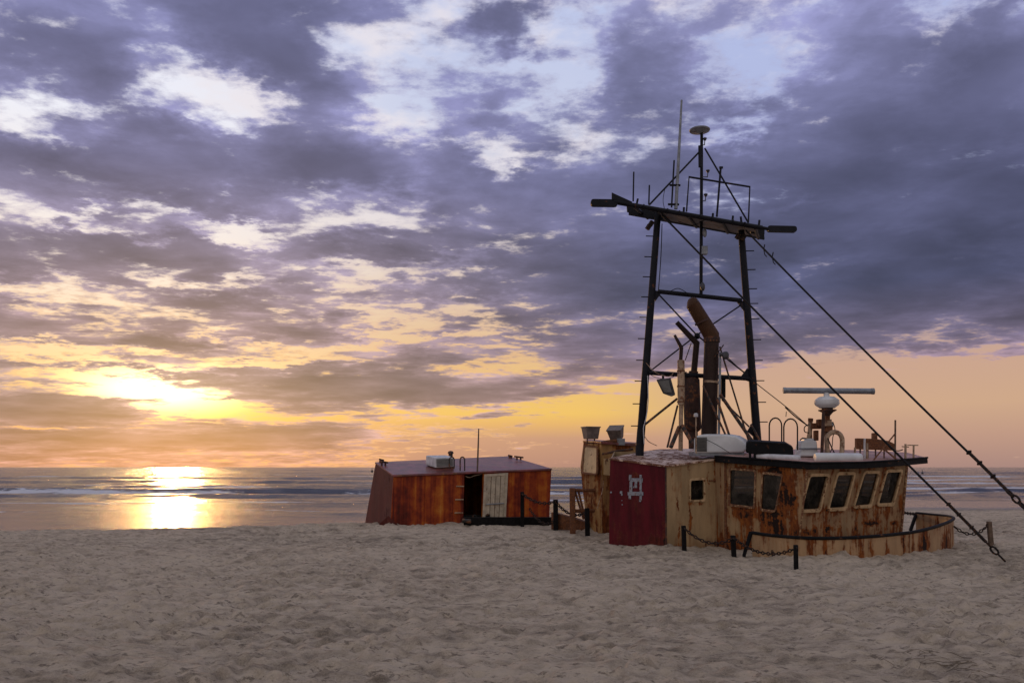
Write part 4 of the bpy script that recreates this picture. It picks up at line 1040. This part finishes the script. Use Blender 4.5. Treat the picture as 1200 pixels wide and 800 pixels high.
dz = V((0, 0, -.05))
chain(P1+dz+V((0, -.07, 0)), P2+dz+V((0, -.08, 0)), .14, 'upper chain from the post by the cream door to the next post', .07, .017)
chain(P2+dz, P3+dz*2, .20, 'chain from the post beside the rusty rail to the one by the maroon wall', .07, .017)
chain(P4+dz+V((0, -.06, 0)), P5+dz+V((0, -.06, 0)), .20, 'chain hanging in front of the cream cabin wall', .055, .015)
chain(P5+dz+V((0, -.06, 0)), P6+dz+V((0, -.05, 0)), .20, 'chain hanging in front of the left end of the bow plating', .055, .013)
chain(at(1117.5, 616, 19.5), P7+dz, .22, 'chain from the bow tip to the brown wooden post', .065, .014)
chain(at(1051, 597.5, 20.6), at(1074, 601.5, 21.4), .03, 'short taut chain behind the bow, from wheelhouse to its far side', .06, .016)
chain(P2+V((0, 0, -.55)), P1+V((.2, -.1, -.45)), .25, 'slack chain drooping low under the upper chain right of the cream door', .07, .014)
ln = MB()
for i in range(4): ln.torus(at(905, 646+i*1.2, 16.15), V((1, 0, 0)) if i % 2 else V((0, 1, 0)), .022, .007, 8, 4, 1.4, V((0, 0, 1)))
tag(ln.build('chain_end', 'chain', None, True), 'few loose links hanging below the near chain before the bow plating', 'chain end')

# ================================================================== guy cables with shackles
def guy(p0, p1, name, label, tail):
    root = thing(name, p1, label, 'guy cable', 'steel guy cables holding the mast')
    sag = .05
    d = (p1-p0).normalized(); pk = p1-d*tail
    MB().tube([lp(p0, pk, i/12)+V((0, 0, -sag*4*(i/12)*(1-i/12))) for i in range(13)], .024, 8).build('cable', 'cable', root, True)
    m_ = MB(); nd_ = int(tail*.55/.11)
    MB().tube([pk-d*.75, pk+d*.25], .032, 8).build('turnbuckle', 'chain', root, True)
    q = MB(); 
    for i, t in enumerate((-.72, -.45, -.12)): q.torus(pk+d*t, d, .045, .016, 8, 5)
    q.build('cable_clip', 'chain', root, True)
    s1 = d.cross(V((0, 0, 1))).normalized(); n2 = s1.cross(d)
    L = tail-.2; n_ = max(3, round(L/.15))
    for i in range(n_):
        m_.torus(pk+d*(.2+L*(i+.5)/n_), s1 if i % 2 else n2, .050, .022, 10, 6, 1.75, d)
    m_.build('shackle_link', 'chain', root, True)
g0 = at(874, 270, 19.7); g1 = at(1197, 591, 14.6)
dd = (g1-g0).normalized(); tt_ = (g1.z-0.05)/-dd.z
g2 = g1+dd*tt_
guy(g0, g2, 'guy_cable', 'upper long black cable, from right mast leg top out past the right edge', tt_+.55)
h0 = at(776, 252, 19.7); h1 = at(1178, 661, 16.6); h1.z = terr1(h1.x, h1.y)+.02
guy(h0, h1, 'guy_cable', 'lower long black cable, from left mast top to the sand right of the bow', .72)
q = MB()
for (px, py, Y) in ((905, 301, 19.3), (895, 292, 19.4)):
    c = at(px, py, Y); q.tube([c, c+V((.02, 0, -.14)), c+V((.07, 0, -.2))], .012, 6); q.tube([c, c+V((.03, 0, .12))], .014, 6)
q.build('loose_wire_ends', 'cable', boat)

# ================================================================== rust streaked cabin on the sand crest (left)
def z4(x, y): return (400+x/4.0, 490+y/4.0)
f_TL, f_TR = at(461, 558.5, 24.0), at(646, 551, 25.4)
f_BL, f_BR = at(457, 625, 24.0), at(643, 622, 25.4)
b_TL, b_TR = at(440, 543.5, 25.9), at(596, 536, 29.2)
b_BL, b_BR = onplane(425, 625, f_BL, (b_TL-f_BL).cross(f_TL-f_BL).normalized()), at(600, 622, 29.0)
ax = V((f_BL.x, f_BL.y, terr1(f_BL.x, f_BL.y)))
hut = thing('sunken_cabin', (at(550, 612, 25.2)), 'rust-streaked red cabin tilted in the sand with a cream door, left of the boat', 'cabin')
nH = (f_BR-f_BL).cross(f_TL-f_BL).normalized(); nH = nH if nH.y < 0 else -nH
f_TR = onplane(646, 551, f_BL, nH)
def hp(x, y, o=0.0): return onplane(*z4(x, y), f_BL, nH)+nH*o
door_open = [hp(577, 262), hp(664, 256), hp(656, 520), hp(570, 520)]
wl = MB().plate([f_BL, hp(568, 540), door_open[3]+V((0, 0, -.1)), door_open[0], door_open[1], door_open[2]+V((0, 0, -.1)), hp(660, 540), f_BR, f_TR, f_TL], [], -nH*.06)
wl.build('front_wall', 'planks', hut)
M['purple_side'] = painted('dull_red_side_paint', (.120, .022, .018), .58, .9, [], ROOT[hut.name], dirt=.45, rust_cols=[(.25, (.04, .018, .02)), (.5, (.10, .04, .035)), (.7, (.18, .07, .04)), (.85, (.26, .12, .06))])
MB().extr([f_BL+V((.08, 0, -.1)), b_BL+V((0, 0, -.1)), b_TL, f_TL], (.06, .05, 0)).build('side_wall', 'purple_side', hut)
MB().extr([b_BL+V((.06, 0, -.1)), b_BR+V((0, 0, -.1)), b_TR, b_TL+V((.06, 0, 0))], (0, -.06, 0)).build('rear_wall', 'planks', hut)
MB().extr([f_BR, b_BR, b_TR, f_TR], (-.06, 0, 0)).build('side_wall', 'planks', hut)
MB().extr([f_TL+V((-.02, -.03, .02)), f_TR+V((.02, -.03, .02)), b_TR+V((.02, .02, .02)), b_TL+V((-.02, .02, .02))], (0, 0, .04)).build('roof', 'roofred', hut)
MB().tube([f_TL+V((0, -.03, .02)), f_TR+V((0, -.03, .02))], .028, 8).build('roof_edge', 'roofred', hut, True)
MB().extr([f_BL+V((.2, .3, .5)), f_BR+V((-.2, .3, .5)), b_BR+V((0, -.3, .5)), b_BL+V((.3, -.3, .5))], (0, 0, -.04)).build('floor', 'interior', hut)
# lower flare of the side plating
MB().extr([at(440, 618, 24.5), at(455, 604, 23.95), at(470, 618, 23.6)], (0, .12, -.1)).build('skirt_plate', 'purple_side', hut)
# panel seam strip with ladder rungs
MB().extr([hp(530, 256, .015), hp(575, 254, .015), hp(568, 500, .015), hp(516, 495, .015)], -nH*.012).build('seam_panel', 'planks', hut)
for y in (318, 380, 442):
    MB().tube([hp(536-(y-318)*.06, y, .06), hp(573-(y-318)*.04, y, .06)], .022, 6).build('ladder_rung', 'tanpipe', hut, True)
for x0, x1, yt, yb in ((506, 529, 181, 236), (557, 578, 181, 246)):
    (a0, t0), (a1, _), (_, b0) = z4(x0, yt), z4(x1, yt), z4(x0, yb)
    hoop(a0, a1, t0, b0, b0, 24.6, .020, hut, 'blackrust', 'ladder_hoop')
for x_ in (290, 338, 392, 440, 486, 800, 862, 922):
    MB().tube([hp(x_, 275 if x_ < 600 else 252, .004), hp(x_-3, 505, .004)], .012, 6).build('wall_seam', 'planks', hut, True)
# door, hinged at its right edge and ajar
dq = [hp(664, 262), hp(780, 255), hp(768, 500), hp(654, 500)]
swing = nH*.16
dd_ = [dq[0]+swing, dq[1]+nH*.03, dq[2]+nH*.03, dq[3]+swing]
dr_ = MB().extr(dd_, -nH*.02).build('door', 'door', hut, bevel=.008)
def dp(u_, v_, o=0.0):
    return lp(lp(dd_[0], dd_[1], u_), lp(dd_[3], dd_[2], u_), v_)+nH*o
for (u0, v0, u1, v1) in ((0, 0, .10, 1), (.90, 0, 1, 1), (.10, 0, .90, .05)):
    MB().extr([dp(u0, v0, .022), dp(u1, v0, .022), dp(u1, v1, .022), dp(u0, v1, .022)], -nH*.020).build('door_frame', 'door', dr_, bevel=.005)
for u_ in (.30, .50, .70):
    MB().tube([dp(u_, .05, .004), dp(u_, .97, .004)], .008, 6).build('groove_batten', 'greywood', dr_, True)
MB().tube([dp(.12, .59, .03), dp(.88, .58, .03)], .018, 6).build('door_bar', 'grey', dr_, True)
MB().torus(dp(.22, .82, .02), nH, .055, .022, 14, 6).build('porthole_ring', 'blackrust', dr_, True)
MB().tube([dp(.22, .82, .004), dp(.22, .82, .014)], .05, 12).build('porthole', 'interior', dr_, True)
MB().torus(hp(625, 460, -.02), nH, .05, .022, 14, 6).build('floor_ring', 'blackrust', hut, True)
wireh = MB().tube(smoothpath([hp(580, 270, .03), hp(600, 277, .03), hp(625, 268, .03), hp(655, 262, .03)], 4), .008, 5).build('cord', 'tanpipe', hut, True)
MB().tube([at(559.3, 553, 24.6), at(560.5, 520, 24.6), at(561, 502, 24.6)], [.026, .024, .018], 8).build('pole', 'greywood', hut, True)
# roof cooler
c0 = [at(*z4(x, y), 25.0) for x, y in ((387, 218), (440, 232), (530, 226), (530, 182), (437, 184), (389, 172))]
hb = [c0[0], c0[1], c0[2], c0[2]+V((-.35, 1.0, .06))]; ht = [c0[5], c0[4], c0[3], c0[3]+V((-.35, 1.0, .02))]
hb[3] = c0[0]+(c0[2]-c0[1])+V((0, .2, 0)); ht[3] = c0[5]+(c0[3]-c0[4])+V((0, .2, .0))
acl = MB().hexa([c0[0]+V((0, .45, 0)), c0[1], c0[2]+V((0, .1, 0)), hb[3]+V((0, .5, 0))], [c0[5]+V((0, .45, 0)), c0[4], c0[3]+V((0, .1, 0)), ht[3]+V((0, .5, 0))]).build('air_conditioner', 'whitedirty', hut, bevel=.025)
lv = MB()
for i in range(6):
    a_ = lp(c0[4], c0[1], .18+.13*i); b_ = lp(c0[3]+V((0, .1, 0)), c0[2]+V((0, .1, 0)), .18+.13*i)
    p0, p1_ = lp(a_, b_, .08), lp(a_, b_, .92); lv.tube([p0+V((0, -.015, 0)), p1_+V((0, -.015, 0))], .014, 6)
lv.build('louver', 'louver', acl)
MB().hexa([p+V((0, 0, -.09)) for p in (c0[0]+V((.05, .5, 0)), c0[1]+V((.02, .04, 0)), c0[2]+V((-.03, .12, 0)), hb[3]+V((0, .45, 0)))], [p+V((0, 0, -.005)) for p in (c0[0]+V((.05, .5, 0)), c0[1]+V((.02, .04, 0)), c0[2]+V((-.03, .12, 0)), hb[3]+V((0, .45, 0)))]).build('base', 'blackrust', acl)
MB().lathe(at(528, 536, 26.0), [(.05, -.15), (.07, 0), (.07, .12), (.10, .14), (.08, .2), (.02, .22)], 10).build('vent', 'blackrust', hut, True)
def cleat(px, py, Y, w_, parent):
    c = at(px, py, Y); m_ = MB(); m_.tube([c+V((-w_, 0, .10)), c+V((w_, 0, .06))], .028, 8)
    m_.tube([c+V((-w_*.4, 0, -.03)), c+V((-w_*.4, 0, .09))], .03, 8); m_.tube([c+V((w_*.4, 0, -.03)), c+V((w_*.4, 0, .08))], .03, 8)
    m_.build('cleat', 'darkrust', parent, True)
cleat(449.5, 544, 25.4, .14, hut); cleat(447, 541.5, 26.0, .08, hut); cleat(608, 538, 27.5, .16, hut); cleat(598, 536.5, 28.5, .08, hut)
bd = MB(); a0, a1 = at(543.5, 610.5, 23.5), at(648, 610.5, 23.9)
dv = (a1-a0).normalized()
bd.box((a0+a1)/2, ((a1-a0).length, .22, .24), math.atan2(dv.y, dv.x), 0, -math.asin(dv.z)); o = bd.build('timber_beam', 'wood', None, bevel=.02)
tag(o, 'long blackened timber beam lying on sand below the cream door', 'beam')
# short drum end and gear lying on it
MB().tube([at(542, 609.5, 23.35), at(552, 610.5, 23.3)], .06, 10).build('scrap_pipe', 'blackrust', None, True)
tag(bpy.data.objects['scrap_pipe'], 'short rusty black pipe at the left end of the timber beam', 'pipe')

# ================================================================== odds and ends
def strands(name, cx, cy, Y, nn, spread, label, cat, seed):
    rn = random.Random(seed); m_ = MB()
    for i in range(nn):
        p = at(cx+rn.gauss(0, spread), cy+rn.gauss(0, spread*.12), Y)
        x, y = p.x+0, Y + rn.gauss(0, .35); a_ = rn.gauss(0, .5); L = rn.uniform(.15, .55); pts = []
        for k in range(5):
            u_ = x+math.cos(a_)*L*k/4; v_ = y+math.sin(a_)*L*k/4
            iy = min(max(int(np.searchsorted(rows, v_)), 1), len(rows)-2); ix = min(max(int(np.searchsorted(XX[iy], u_)), 1), len(tt)-2)
            pts.append(V((u_, v_, ZZ[iy, ix]+.004))); a_ += rn.gauss(0, .25)
        m_.tube(pts, rn.uniform(.0015, .0035), 4)
    return tag(m_.build(name, 'weed', None), label, cat, kind='stuff')
strands('seaweed', 1085, 764, 8.3, 26, 26, 'dark strands of dried seaweed scattered on the sand at lower right', 'seaweed', 3)
for nm, px, py, Y, lab in (('buoy', 1081, 554.5, 300, 'tiny dark buoy on the sea near the horizon, right of the wheelhouse roof'), ('buoy', 436, 549.5, 420, 'tiny dark buoy on the sea just left of the rust-streaked cabin')):
    c = at(px, py, Y); c.z = SEA
    s_ = Y/300; m_ = MB().lathe(c, [(.1*s_, -.3), (.42*s_, 0), (.42*s_, .5*s_), (.12*s_, .9*s_), (.06*s_, 1.6*s_), (.12*s_, 1.65*s_), (.02, 1.9*s_)], 12)
    tag(m_.build(nm, 'buoy', None, True), lab, 'buoy')
